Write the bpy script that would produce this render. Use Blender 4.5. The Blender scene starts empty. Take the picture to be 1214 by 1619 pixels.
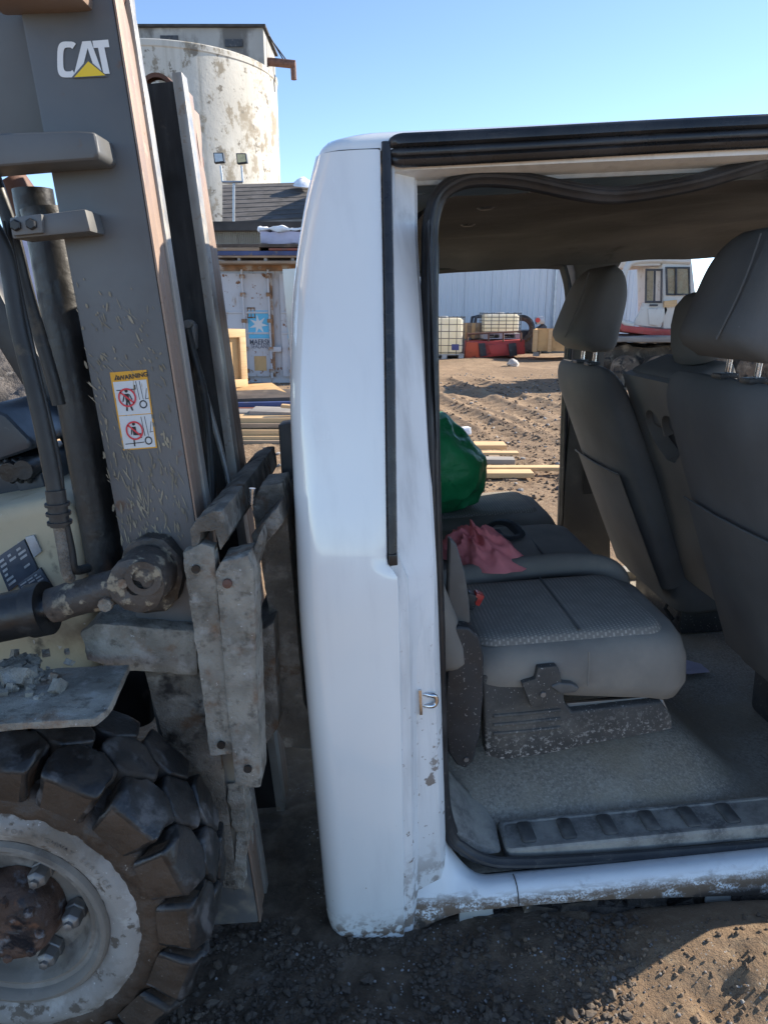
import bpy, bmesh, math, random
import numpy as np
from mathutils import Vector, Matrix, noise as mnoise, geometry as mgeo

# ------------------------------------------------------------------ camera, sky, sun, exposure
random.seed(7); RNG = np.random.default_rng(7)
SC = bpy.context.scene; COL = SC.collection
PITCH = math.radians(15.9); CAMH = 1.3; FPX = 1123.0; PCX, PCY = 607.0, 809.5
cam = bpy.data.cameras.new('camera'); camo = bpy.data.objects.new('camera', cam); COL.objects.link(camo)
camo.location = (0, 0, CAMH); camo.rotation_euler = (math.pi/2 - PITCH, 0, 0)
cam.sensor_fit = 'VERTICAL'; cam.sensor_height = 24; cam.sensor_width = 18; cam.lens = 12.0/(809.5/FPX)
cam.clip_start = .05; cam.clip_end = 3000
SC.camera = camo
SUN_EL, SUN_AZ = math.radians(30.5), math.radians(65.0)      # azimuth clockwise from +Y
SDIR = Vector((math.sin(SUN_AZ)*math.cos(SUN_EL), math.cos(SUN_AZ)*math.cos(SUN_EL), math.sin(SUN_EL)))
W = bpy.data.worlds.new('World'); SC.world = W; W.use_nodes = True
wn = W.node_tree.nodes; wl = W.node_tree.links
sky = wn.new('ShaderNodeTexSky'); sky.sky_type = 'NISHITA'; sky.sun_disc = False
sky.sun_elevation = SUN_EL; sky.sun_rotation = SUN_AZ
sky.air_density = .78; sky.dust_density = .0; sky.ozone_density = 1.0; sky.altitude = 3000
hs = wn.new('ShaderNodeHueSaturation'); hs.inputs['Hue'].default_value = .497; hs.inputs['Saturation'].default_value = 1.0; wl.new(sky.outputs[0], hs.inputs['Color']); wl.new(hs.outputs[0], wn['Background'].inputs[0]); wn['Background'].inputs[1].default_value = .15
sl = bpy.data.lights.new('sun', 'SUN'); sl.energy = 5.0; sl.angle = math.radians(.53); sl.color = (1, .90, .76)
slo = bpy.data.objects.new('sun', sl); COL.objects.link(slo); slo.rotation_euler = SDIR.to_track_quat('Z', 'Y').to_euler(); slo.location = (8, 8, 12)
SC.view_settings.view_transform = 'Standard'; SC.view_settings.look = 'None'
SC.view_settings.gamma = 1; SC.view_settings.use_curve_mapping = False; SC.view_settings.exposure = 1.14

# ------------------------------------------------------------------ places: pixel of the photograph + depth -> metres
def ray(px, py):
    u = (px-PCX)/FPX; v = (PCY-py)/FPX
    return Vector((u, math.cos(PITCH)+v*math.sin(PITCH), -math.sin(PITCH)+v*math.cos(PITCH)))
CAMP = Vector((0, 0, CAMH))
def P(px, py, Y): d = ray(px, py); return CAMP + d*(Y/d.y)
def GZ(px, py, z=0.): d = ray(px, py); return CAMP + d*((z-CAMH)/d.z)
CAB_O = Vector((-.10, 1.2, .02)); CAB_E = (0, math.radians(-3), math.radians(4))
CAB_M = Matrix.Rotation(CAB_E[2], 3, 'Z') @ Matrix.Rotation(CAB_E[1], 3, 'Y'); CAB_T = CAB_M.transposed()
def LY(px, py, y):
    d = CAB_T @ ray(px, py); o = CAB_T @ (CAMP-CAB_O); return o + d*((y-o.y)/d.y)
def LZ(px, py, z):
    d = CAB_T @ ray(px, py); o = CAB_T @ (CAMP-CAB_O); return o + d*((z-o.z)/d.z)
def lerp(a, b, t): return a+(b-a)*t
def itp(x, xs, ys): return float(np.interp(x, xs, ys))
def smooth01(t): t = min(1, max(0, t)); return t*t*(3-2*t)

# ------------------------------------------------------------------ node materials
class NT:
    def __init__(s, name):
        s.m = bpy.data.materials.new(name); s.m.use_nodes = True; s.t = s.m.node_tree
        s.b = s.t.nodes['Principled BSDF']; s.out = s.t.nodes['Material Output']; s._c = None
    def nd(s, k, **kw):
        n = s.t.nodes.new(k)
        for a, v in kw.items(): setattr(n, a, v)
        return n
    def put(s, sock, v):
        if v is None: return
        if isinstance(v, (int, float)): sock.default_value = v
        elif isinstance(v, (tuple, list)):
            sock.default_value = (*v, 1) if len(v) == 3 and len(sock.default_value) == 4 else v
        else: s.t.links.new(v, sock)
    def co(s, kind='Object'):
        if not s._c: s._c = s.nd('ShaderNodeTexCoord')
        return s._c.outputs[kind]
    def mp(s, v, sc=(1, 1, 1), rot=(0, 0, 0), loc=(0, 0, 0)):
        n = s.nd('ShaderNodeMapping'); s.put(n.inputs[0], v); n.inputs['Scale'].default_value = sc; n.inputs['Rotation'].default_value = rot; n.inputs['Location'].default_value = loc
        return n.outputs[0]
    def noise(s, v, scale, detail=4, rough=.55, dist=0):
        n = s.nd('ShaderNodeTexNoise'); s.put(n.inputs['Vector'], v); n.inputs['Scale'].default_value = scale
        n.inputs['Detail'].default_value = detail; n.inputs['Roughness'].default_value = rough; n.inputs['Distortion'].default_value = dist
        return n.outputs[0]
    def voro(s, v, scale, feature='F1', out=0):
        n = s.nd('ShaderNodeTexVoronoi', feature=feature); s.put(n.inputs['Vector'], v); n.inputs['Scale'].default_value = scale
        return n.outputs[out]
    def rng(s, f, a, b, c=0., d=1., smooth=True):
        n = s.nd('ShaderNodeMapRange', interpolation_type='SMOOTHSTEP' if smooth else 'LINEAR')
        s.put(n.inputs['Value'], f)
        if a > b: a, b, c, d = b, a, d, c
        for i, v in zip(('From Min', 'From Max', 'To Min', 'To Max'), (a, b, c, d)): n.inputs[i].default_value = v
        return n.outputs[0]
    def ma(s, op, a, b=None, c=None):
        n = s.nd('ShaderNodeMath', operation=op); s.put(n.inputs[0], a); s.put(n.inputs[1], b)
        if c is not None: s.put(n.inputs[2], c)
        return n.outputs[0]
    def mix(s, f, a, b, blend='MIX'):
        n = s.nd('ShaderNodeMix', data_type='RGBA', blend_type=blend); s.put(n.inputs[0], f); s.put(n.inputs[6], a); s.put(n.inputs[7], b)
        return n.outputs[2]
    def sep(s, v):
        n = s.nd('ShaderNodeSeparateXYZ'); s.put(n.inputs[0], v); return n.outputs
    def bump(s, h, strength=.5, dist=.01, prev=None):
        n = s.nd('ShaderNodeBump'); n.inputs['Strength'].default_value = strength; n.inputs['Distance'].default_value = dist
        s.put(n.inputs['Height'], h)
        if prev is not None: s.put(n.inputs['Normal'], prev)
        return n.outputs[0]
    def fin(s, col=None, rough=None, nor=None, metal=None, **kw):
        s.put(s.b.inputs['Base Color'], col); s.put(s.b.inputs['Roughness'], rough)
        if nor is not None: s.put(s.b.inputs['Normal'], nor)
        if metal is not None: s.put(s.b.inputs['Metallic'], metal)
        for k, v in kw.items(): s.put(s.b.inputs[k.replace('_', ' ')], v)
        return s.m

MATS = {}
def mat(name, base, rough=.6, metal=0, vary=(3., .25), layers=(), bump=((60., .3, .004),), spec=.5, coat=0, emit=None):
    """base colour with broad variation, any number of stain layers (colour, scale, lo, hi[, dict(stretch, rot, z=(z0,z1), x=.., y=.., rough)]) and bumps"""
    n = NT(name); c = n.co()
    col = n.mix(n.rng(n.noise(c, vary[0], 5), .3, .7), tuple(x*(1-vary[1]) for x in base), tuple(min(1, x*(1+vary[1])) for x in base))
    r = n.rng(n.noise(c, vary[0]*4, 3), .3, .7, max(.02, rough-.08), min(1, rough+.08))
    for k, L in enumerate(layers):
        o = L[4] if len(L) > 4 else {}
        v = n.mp(c, o.get('stretch', (1, 1, 1)), o.get('rot', (0, 0, 0)), (k*3.7, k*1.9, k*5.3))
        f = n.rng(n.noise(v, L[1], o.get('detail', 6), o.get('nr', .6), o.get('dist', 0)), L[2], L[3])
        for ax, i in (('x', 0), ('y', 1), ('z', 2)):
            if ax in o:
                a, b = o[ax]; f = n.ma('MULTIPLY', f, n.rng(n.sep(c)[i], a, b))
        if 'amt' in o: f = n.ma('MULTIPLY', f, o['amt'])
        col = n.mix(f, col, L[0])
        r = n.ma('ADD', n.ma('MULTIPLY', r, n.ma('SUBTRACT', 1., f)), n.ma('MULTIPLY', f, o.get('rough', .85)))
    nor = None
    for (sc, st, di) in bump: nor = n.bump(n.noise(c, sc, 5, .6), st, di, nor)
    m = n.fin(col, r, nor, metal, Specular_IOR_Level=spec)
    if coat: n.b.inputs['Coat Weight'].default_value = coat; n.b.inputs['Coat Roughness'].default_value = .06
    if emit: n.put(n.b.inputs['Emission Color'], emit[0]); n.b.inputs['Emission Strength'].default_value = emit[1]
    MATS[name] = m; return m

# ------------------------------------------------------------------ mesh building
class MB:
    def __init__(s): s.v = []; s.f = []; s.mi = []
    def add(s, vs, fs, mi=0):
        b = len(s.v); s.v += [tuple(v) for v in vs]; s.f += [tuple(i+b for i in f) for f in fs]; s.mi += [mi]*len(fs); return s
    def hexa(s, p, mi=0):      # 8 corners: 0-3 near ring, 4-7 far ring
        return s.add(p, [(0, 3, 2, 1), (4, 5, 6, 7), (0, 1, 5, 4), (1, 2, 6, 5), (2, 3, 7, 6), (3, 0, 4, 7)], mi)
    def box(s, c, d, R=None, mi=0):
        c = Vector(c); hx, hy, hz = d[0]/2, d[1]/2, d[2]/2
        pts = [Vector(q) for q in ((-hx, -hy, -hz), (hx, -hy, -hz), (hx, -hy, hz), (-hx, -hy, hz), (-hx, hy, -hz), (hx, hy, -hz), (hx, hy, hz), (-hx, hy, hz))]
        if R is not None: pts = [R @ q for q in pts]
        return s.hexa([c+q for q in pts], mi)
    def box2(s, a, b, mi=0):
        return s.box([(x+y)/2 for x, y in zip(a, b)], [abs(y-x) for x, y in zip(a, b)], None, mi)
    def prism(s, pts, ext, mi=0, mi2=None):     # polygon (list of points) extruded by the vector ext
        n = len(pts); ext = Vector(ext); pts = [Vector(p) for p in pts]
        fs = [tuple(range(n)), tuple(range(2*n-1, n-1, -1))]
        s.add(pts+[p+ext for p in pts], fs+[(i, i+n, (i+1) % n+n, (i+1) % n) for i in range(n)], mi)
        if mi2 is not None:
            for k in range(len(s.mi)-n, len(s.mi)): s.mi[k] = mi2
        return s
    def rings(s, rs, cap0=True, cap1=True, closed=True, mi=0):
        n = len(rs[0]); vs = [p for r in rs for p in r]; fs = []
        for k in range(len(rs)-1):
            for i in range(n if closed else n-1):
                j = (i+1) % n; fs.append((k*n+i, k*n+j, (k+1)*n+j, (k+1)*n+i))
        if cap0: fs.append(tuple(range(n-1, -1, -1)))
        if cap1: fs.append(tuple((len(rs)-1)*n+i for i in range(n)))
        return s.add(vs, fs, mi)
    def grid(s, rows, mi=0): return s.rings(rows, False, False, False, mi)
    def tube(s, path, r, n=12, prof=None, cap=True, up=None, mi=0):
        path = [Vector(p) for p in path]; rs = []; pn = None
        for i, p in enumerate(path):
            t = (path[min(i+1, len(path)-1)]-path[max(i-1, 0)]).normalized()
            if pn is None:
                a = Vector(up) if up is not None else (Vector((0, 0, 1)) if abs(t.z) < .9 else Vector((1, 0, 0)))
                pn = (a-t*a.dot(t)).normalized()
            else: pn = (pn-t*pn.dot(t)).normalized()
            b = t.cross(pn); rr = r[i] if isinstance(r, (list, tuple)) else r
            if prof: rs.append([p+(pn*q[0]+b*q[1])*rr for q in prof])
            else: rs.append([p+(pn*math.cos(2*math.pi*k/n)+b*math.sin(2*math.pi*k/n))*rr for k in range(n)])
        return s.rings(rs, cap, cap, True, mi)
    def lathe(s, prof, c, ax, n=32, mi=0, cap0=False, cap1=False):  # prof: (radius, offset along ax)
        c = Vector(c); ax = Vector(ax).normalized(); a = Vector((0, 0, 1)) if abs(ax.z) < .9 else Vector((1, 0, 0))
        e1 = (a-ax*a.dot(ax)).normalized(); e2 = ax.cross(e1)
        return s.rings([[c+ax*h+(e1*math.cos(2*math.pi*k/n)+e2*math.sin(2*math.pi*k/n))*r for k in range(n)] for r, h in prof], cap0, cap1, True, mi)
    def build(s, name, m=None, parent=None, sharp=35, bevel=0, sub=0, jit=0, jsc=20., seg=2, loc=None):
        me = bpy.data.meshes.new(name); me.from_pydata(s.v, [], s.f); me.validate()
        ms = m if isinstance(m, (list, tuple)) else [m]
        for q in ms: me.materials.append(MATS[q] if isinstance(q, str) else q)
        if len(ms) > 1 and len(me.polygons) == len(s.mi): me.polygons.foreach_set('material_index', s.mi)
        bm = bmesh.new(); bm.from_mesh(me)
        if bevel:
            es = [e for e in bm.edges if len(e.link_faces) == 2 and e.calc_face_angle(0) > math.radians(35)]
            try: bmesh.ops.bevel(bm, geom=es, offset=bevel, segments=seg, profile=.6, affect='EDGES', clamp_overlap=True)
            except Exception: pass
        if sub:
            for _ in range(8):
                es = [e for e in bm.edges if e.calc_length() > sub]
                if not es or len(bm.verts) > 60000: break
                bmesh.ops.subdivide_edges(bm, edges=es, cuts=1, use_grid_fill=True)
            bmesh.ops.triangulate(bm, faces=[f for f in bm.faces if len(f.verts) > 4])
        if jit:
            bm.normal_update()
            for v in bm.verts:
                d = mnoise.fractal(v.co*jsc, 1., 2., 4); v.co += v.normal*d*jit
        bmesh.ops.recalc_face_normals(bm, faces=bm.faces)
        bm.to_mesh(me); bm.free()
        if sharp is not None:
            me.polygons.foreach_set('use_smooth', [True]*len(me.polygons))
            me.set_sharp_from_angle(angle=math.radians(sharp))
        o = bpy.data.objects.new(name, me); COL.objects.link(o)
        if parent is not None: o.parent = parent
        if loc is not None: o.location = loc
        return o

def tag(o, label=None, cat=None, group=None, kind=None):
    if label: o['label'] = label
    if cat: o['category'] = cat
    if group: o['group'] = group
    if kind: o['kind'] = kind
    return o
def thing(name, label, cat, loc=(0, 0, 0), rot=(0, 0, 0), group=None):
    o = bpy.data.objects.new(name, None); COL.objects.link(o); o.location = loc; o.rotation_euler = rot; o.empty_display_size = .1
    return tag(o, label, cat, group)
def rel(root):          # world points -> the thing's own frame (for things without rotation)
    L0 = Vector(root.location)
    return lambda p: Vector(p)-L0
def copy_tree(o, parent=None, **props):
    c = o.copy(); COL.objects.link(c); c.parent = parent
    for k, v in props.items(): c[k] = v
    for ch in list(o.children): copy_tree(ch, c)
    return c
def rrect(x0, x1, y0, y1, r, z=0., n=6, ins=0.):
    x0 += ins; x1 -= ins; y0 += ins; y1 -= ins; r = max(.002, min(r, (x1-x0)/2-.001, (y1-y0)/2-.001)); out = []
    for cx, cy, a0 in ((x1-r, y1-r, 0), (x0+r, y1-r, 90), (x0+r, y0+r, 180), (x1-r, y0+r, 270)):
        for k in range(n+1):
            a = math.radians(a0+90*k/n); out.append(Vector((cx+r*math.cos(a), cy+r*math.sin(a), z)))
    return out
def spline(pts, n=6):    # Catmull-Rom through points
    pts = [Vector(p) for p in pts]; out = []
    for i in range(len(pts)-1):
        a, b, c, d = pts[max(i-1, 0)], pts[i], pts[i+1], pts[min(i+2, len(pts)-1)]
        for k in range(n):
            t = k/n; out.append(.5*((2*b)+(c-a)*t+(2*a-5*b+4*c-d)*t*t+(3*b-a-3*c+d)*t**3))
    return out+[pts[-1]]
def text_mesh(txt, size, extrude=.0, bold=0., spacing=1.):
    cu = bpy.data.curves.new('lettering', 'FONT'); cu.body = txt; cu.size = size; cu.extrude = extrude; cu.offset = bold; cu.align_x = 'CENTER'; cu.align_y = 'CENTER'; cu.space_character = spacing; cu.resolution_u = 3
    o = bpy.data.objects.new('lettering', cu); COL.objects.link(o)
    me = bpy.data.meshes.new_from_object(o.evaluated_get(bpy.context.evaluated_depsgraph_get()))
    bpy.data.objects.remove(o); return me
def put_text(name, txt, size, m, parent, org, ex, ey, sx=1., bold=0., spacing=1.):
    """flat lettering lying on the plane through org spanned by ex (reading direction) and ey (up)"""
    me = text_mesh(txt, size, 0., bold, spacing); ex = Vector(ex).normalized(); ey = Vector(ey); ey = (ey-ex*ey.dot(ex)).normalized(); org = Vector(org)
    for v in me.vertices: v.co = org+ex*v.co.x*sx+ey*v.co.y
    me.materials.clear(); me.materials.append(MATS[m]); o = bpy.data.objects.new(name, me); COL.objects.link(o); o.parent = parent; return o

# ------------------------------------------------------------------ materials
MUD = (.17, .115, .075); RUST = (.16, .06, .025); DUST = (.36, .33, .28); MUDD = (.055, .042, .032)
mat('cab_white', (.83, .85, .835), .18, vary=(2., .02), coat=1., bump=((3., .02, .01),), layers=[
    ((.62, .63, .63), 6., .5, .75, dict(stretch=(3, 3, .5), amt=.25, rough=.4)),
    (MUD, 55., .45, .56, dict(z=(.06, -.03))), (MUD, 22., .52, .60, dict(z=(.035, -.05))), ((.30, .2, .13), 120., .70, .74, dict(z=(1.0, .0)))])
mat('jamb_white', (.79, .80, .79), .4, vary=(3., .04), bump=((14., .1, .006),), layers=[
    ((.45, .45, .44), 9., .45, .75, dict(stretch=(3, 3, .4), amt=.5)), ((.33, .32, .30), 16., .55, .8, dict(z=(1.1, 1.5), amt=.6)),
    ((.24, .17, .12), 70., .64, .69, dict(z=(.95, .1))), (MUD, 34., .46, .58, dict(z=(.22, .0), amt=.85)), (MUD, 16., .63, .66, dict(z=(.7, .2)))])
mat('rocker_white', (.79, .81, .81), .42, vary=(4., .05), bump=((60., .25, .003),), layers=[
    ((.30, .25, .205), 60., .45, .58, dict(z=(.043, .020), stretch=(.35, 1, 1.6), amt=.85)), ((.25, .195, .15), 200., .46, .54, dict(z=(.036, .014))), (MUD, 26., .44, .54, dict(z=(.034, .006), stretch=(.7, 1, 1))), ((.26, .22, .19), 24., .57, .65, dict(z=(.05, .02), amt=.8)), (MUDD, 30., .42, .52, dict(z=(.003, -.02)))])
mat('rubber_black', (.018, .018, .019), .42, vary=(8., .4), bump=((90., .25, .002),), layers=[((.20, .17, .14), 60., .62, .72, dict(amt=.45, z=(1.4, .2))), ((.12, .115, .11), 12., .45, .8, dict(amt=.35))])
mat('rubber_trim', (.022, .022, .023), .3, vary=(8., .4), bump=((40., .12, .002),), layers=[((.16, .14, .12), 30., .58, .8, dict(stretch=(.3, 2, 2), amt=.35)), ((.5, .48, .45), 140., .74, .76, dict(amt=.6))])
mat('underbody', (.05, .04, .032), .9, vary=(9., .5), bump=((40., .8, .02),), layers=[((.2, .15, .1), 20., .5, .7, {}), ((.4, .39, .38), 60., .66, .7, {})])
mat('headliner', (.072, .072, .072), .95, vary=(2.5, .25), bump=((400., .25, .002), (5., .3, .03)), spec=.15, layers=[((.11, .108, .104), 3.5, .45, .75, dict(amt=.7)), ((.03, .029, .028), 5., .62, .75, dict(amt=.8))])
mat('fabric_dark', (.135, .132, .127), .92, vary=(3., .2), bump=((700., .35, .0015), (12., .15, .01)), spec=.2, layers=[((.15, .14, .125), 7., .5, .8, dict(amt=.6)), ((.3, .28, .25), 130., .72, .75, dict(amt=.6))])
mat('fabric_grey', (.24, .22, .19), .95, vary=(4., .14), bump=((700., .35, .0015), (14., .15, .008)), spec=.15, layers=[((.29, .26, .215), 8., .45, .75, dict(amt=.6)), ((.19, .172, .152), 5., .52, .72, dict(amt=.6)), ((.4, .38, .34), 140., .73, .76, dict(amt=.5))])
mat('plastic_grey', (.11, .107, .10), .55, vary=(4., .2), bump=((300., .2, .001),), layers=[((.26, .24, .2), 12., .5, .8, dict(amt=.4))])
mat('plastic_black', (.034, .034, .035), .5, vary=(5., .3), bump=((300., .2, .001),), layers=[((.3, .28, .25), 150., .62, .67, dict(amt=.8)), ((.13, .12, .11), 11., .5, .8, dict(amt=.4))])
mat('seat_base', (.06, .057, .052), .7, vary=(6., .3), bump=((120., .5, .003),), layers=[((.40, .37, .33), 120., .53, .63, dict(z=(.38, .24))), ((.42, .39, .35), 170., .63, .67, {}), ((.19, .17, .14), 9., .45, .7, dict(amt=.5))])
mat('floor_vinyl', (.33, .29, .235), .8, vary=(5., .2), bump=((160., .5, .003), (20., .2, .01)), layers=[((.46, .415, .345), 150., .46, .62, dict(amt=.7)), ((.17, .155, .135), 110., .48, .62, dict(amt=.6)), ((.38, .34, .27), 10., .45, .75, dict(amt=.6)), ((.45, .42, .38), 170., .66, .70, {}), ((.30, .25, .18), 3., .48, .65, dict(amt=.7))])
mat('scuff_plastic', (.20, .188, .168), .6, vary=(6., .3), bump=((160., .5, .002),), layers=[((.42, .39, .33), 14., .38, .62, dict(amt=.8)), ((.32, .30, .27), 110., .48, .6, dict(amt=.6)), ((.42, .39, .36), 190., .63, .67, dict(amt=.8))])
mat('pillar_grey', (.06, .057, .053), .6, vary=(4., .2), layers=[((.16, .145, .12), 10., .5, .8, dict(amt=.4))])
mat('console_grey', (.16, .15, .135), .7, vary=(4., .2), bump=((300., .3, .001),), layers=[((.2, .18, .15), 9., .5, .8, dict(amt=.5))])
mat('rib_rubber', (.10, .095, .088), .65, vary=(20., .2), layers=[((.24, .22, .19), 30., .45, .7, dict(amt=.5))])
mat('steel_bright', (.55, .56, .58), .22, 1., vary=(10., .1), bump=((80., .05, .001),))
mat('steel_dull', (.25, .245, .235), .5, .7, vary=(10., .2), bump=((90., .2, .001),), layers=[((.35, .31, .26), 60., .55, .65, dict(amt=.7))])
mat('buckle_red', (.55, .05, .04), .35, vary=(10., .1))
mat('cloth_pink', (.88, .27, .27), .9, vary=(6., .15), bump=((260., .3, .001), (30., .2, .004)), spec=.2)
mat('nylon_green', (.018, .28, .095), .5, vary=(4., .25), bump=((7., .5, .03), (30., .25, .006)))
mat('strap_black', (.018, .017, .016), .7, vary=(8., .3))
# forklift
mat('mast_paint', (.112, .114, .114), .42, vary=(2.5, .25), bump=((30., .08, .003), (160., .08, .001)), spec=.5, layers=[
    ((.11, .10, .09), 4., .5, .75, dict(amt=.5)), ((.40, .33, .20), 9., .635, .66, dict(amt=.0)), ((.40, .34, .22), 14., .66, .685, dict(amt=.0)),
    ((.15, .085, .05), 12., .64, .72, dict(amt=.8)), ((.30, .26, .18), 5., .5, .7, dict(z=(1.0, .82), stretch=(2, 1, .5), amt=.7)), ((.27, .235, .18), 18., .45, .7, dict(z=(.72, .5), amt=.8))])
mat('rail_rust', (.30, .215, .165), .5, .4, vary=(2., .08), bump=((120., .1, .001),), layers=[((.20, .12, .075), 60., .60, .72, dict(amt=.6)), ((.38, .33, .28), 45., .6, .7, dict(amt=.5))])
mat('rail_steel', (.36, .345, .32), .42, .5, vary=(9., .15), bump=((60., .12, .001),), layers=[((.30, .22, .15), 50., .58, .7, dict(amt=.6)), ((.15, .13, .11), 40., .62, .72, dict(amt=.6))])
mat('mast_black', (.018, .0175, .018), .42, vary=(4., .4), bump=((30., .2, .004),), layers=[((.075, .07, .066), 8., .5, .72, dict(stretch=(3, 3, .4), amt=.6)), ((.14, .10, .07), 20., .62, .72, dict(amt=.5))])
mat('caked', (.28, .258, .215), .95, vary=(14., .3), bump=((40., .5, .008), (130., .8, .005), (320., .7, .002)), spec=.2, layers=[((.40, .38, .34), 26., .5, .70, dict(amt=.8)), ((.20, .115, .065), 17., .54, .72, dict(amt=.8)), ((.12, .105, .085), 45., .52, .70, dict(amt=.8)), ((.5, .48, .45), 120., .66, .7, {})])
mat('caked_dark', (.20, .178, .148), .9, vary=(12., .35), bump=((40., .8, .014), (120., .8, .006), (320., .6, .002)), spec=.25, layers=[((.32, .30, .26), 24., .5, .68, dict(amt=.75)), ((.13, .07, .035), 15., .58, .7, dict(amt=.8)), ((.035, .03, .027), 13., .58, .7, {})])
mat('greasy', (.06, .05, .042), .5, vary=(10., .4), bump=((60., .5, .006),), layers=[((.32, .27, .19), 30., .55, .63, dict(amt=.9)), ((.14, .105, .08), 14., .5, .7, {}), ((.02, .018, .016), 12., .55, .65, dict(rough=.3))])
mat('hyd_black', (.02, .0195, .019), .4, vary=(5., .4), bump=((70., .35, .003),), layers=[((.05, .047, .043), 30., .5, .75, dict(amt=.7)), ((.3, .29, .27), 45., .70, .74, dict(z=(1.0, .6), amt=.7))])
mat('hose_black', (.02, .02, .019), .5, vary=(7., .4), bump=((120., .3, .001),), layers=[((.12, .10, .07), 20., .6, .72, dict(amt=.6))])
mat('body_beige', (.50, .42, .28), .6, vary=(3., .15), bump=((40., .2, .003),), layers=[((.20, .15, .09), 5., .5, .68, dict(amt=.8)), ((.10, .085, .065), 14., .6, .75, {}), ((.5, .46, .4), 60., .66, .7, {})])
mat('dash_plastic', (.035, .043, .052), .38, vary=(4., .2), bump=((200., .15, .001),), layers=[((.2, .19, .17), 40., .62, .75, dict(amt=.3))])
mat('decal_white', (.78, .78, .76), .45, vary=(5., .04), layers=[((.07, .07, .075), 120., .70, .74, {})], bump=())
mat('decal_yellow', (.86, .58, .015), .45, vary=(5., .05), layers=[((.3, .2, .05), 140., .72, .75, {})], bump=())
mat('decal_orange', (.74, .36, .02), .45, vary=(5., .08), layers=[((.40, .33, .2), 20., .64, .67, dict(stretch=(6, 1, 1), rot=(0, .4, 0)))], bump=())
mat('decal_sheet', (.66, .68, .68), .4, vary=(8., .05), layers=[((.36, .30, .2), 17., .625, .65, dict(stretch=(7, 1, 1), rot=(0, .45, 0)))], bump=())
mat('decal_black', (.02, .02, .022), .5, vary=(5., .1), bump=())
mat('decal_red', (.62, .035, .05), .45, vary=(5., .08), bump=())
mat('plate_blue', (.05, .065, .09), .4, vary=(20., .2), bump=())
mat('plate_silver', (.4, .42, .44), .4, .3, vary=(20., .2), bump=())
mat('tyre_black', (.022, .021, .02), .38, vary=(6., .35), bump=((50., .35, .006), (260., .35, .001)), layers=[((.18, .17, .165), 13., .54, .66, dict(amt=.55, rough=.7)), ((.045, .035, .027), 10., .5, .65, {})])
mat('tyre_mud', (.062, .042, .028), .6, vary=(9., .25), bump=((70., .5, .005), (300., .4, .001)), layers=[((.30, .26, .21), 90., .66, .71, {}), ((.04, .028, .02), 14., .56, .7, dict(rough=.35))])
mat('sidewall_dust', (.29, .275, .25), .9, vary=(7., .12), bump=((60., .3, .003), (240., .3, .001)), spec=.2, layers=[((.42, .41, .38), 22., .52, .66, dict(amt=.8)), ((.10, .08, .06), 24., .57, .63, dict(amt=.85)), ((.17, .145, .115), 9., .47, .66, dict(amt=.9)), ((.5, .49, .46), 120., .66, .7, {})])
mat('rim_dust', (.21, .19, .16), .85, vary=(6., .2), bump=((40., .25, .004), (220., .3, .001)), layers=[((.30, .28, .245), 12., .5, .7, {}), ((.10, .085, .07), 14., .52, .66, dict(amt=.8)), ((.02, .02, .024), 9., .64, .68, dict(rough=.4))])
mat('hub_rust', (.095, .058, .042), .7, .2, vary=(12., .45), bump=((60., .7, .006),), layers=[((.20, .20, .21), 26., .52, .64, {}), ((.16, .075, .04), 18., .6, .7, {}), ((.02, .02, .024), 16., .55, .66, dict(rough=.35))])
# yard
mat('wood_new', (.58, .39, .205), .75, vary=(2., .12), bump=((40., .15, .003),), layers=[((.44, .27, .12), 5., .5, .7, dict(stretch=(.4, 9, 9), amt=.6)), ((.25, .17, .10), 8., .66, .74, dict(amt=.5))])
mat('wood_old', (.30, .22, .15), .85, vary=(2., .2), bump=((40., .2, .004),), layers=[((.18, .13, .09), 5., .5, .7, dict(stretch=(.4, 9, 9), amt=.7)), ((.36, .33, .3), 4., .55, .75, {})])
mat('wood_grey', (.27, .25, .23), .85, vary=(2., .2), bump=((40., .2, .004),), layers=[((.16, .14, .12), 5., .5, .7, dict(stretch=(.4, 9, 9), amt=.7))])
mat('plywood', (.52, .33, .15), .8, vary=(2., .15), bump=((30., .15, .003),), layers=[((.36, .21, .09), 6., .48, .7, dict(stretch=(1, 1, .6), amt=.7))])
mat('board_blue', (.045, .065, .16), .6, vary=(2., .3), layers=[((.2, .17, .14), 7., .55, .7, {})])
mat('board_red', (.22, .07, .045), .7, vary=(2., .3), layers=[((.12, .09, .08), 6., .5, .7, {})])
mat('board_dark', (.07, .055, .045), .8, vary=(2., .4), layers=[((.15, .12, .09), 6., .5, .7, {})])
mat('container_grey', (.50, .50, .515), .6, vary=(1.2, .08), bump=((14., .1, .006),), layers=[((.38, .38, .39), 3., .5, .75, dict(stretch=(2, 2, .4), amt=.6)), ((.21, .095, .04), 7., .61, .66, {}), ((.30, .2, .12), 5., .57, .7, dict(amt=.7, stretch=(2, 2, .6)))])
mat('container_rust', (.26, .15, .085), .8, vary=(4., .4), layers=[((.4, .37, .34), 6., .5, .62, {})])
mat('logo_blue', (.10, .42, .62), .5, vary=(3., .12), bump=(), layers=[((.45, .5, .5), 6., .58, .75, dict(amt=.5))])
mat('logo_white', (.60, .61, .61), .5, vary=(3., .06), bump=())
mat('logo_dark', (.07, .085, .12), .5, vary=(3., .1), bump=(), layers=[((.5, .5, .5), 14., .58, .7, {})])
mat('snow', (.82, .84, .87), .7, vary=(3., .03), bump=((12., .3, .03),))
mat('wrap_lilac', (.50, .46, .56), .4, vary=(3., .12), bump=((9., .4, .03),))
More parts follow.
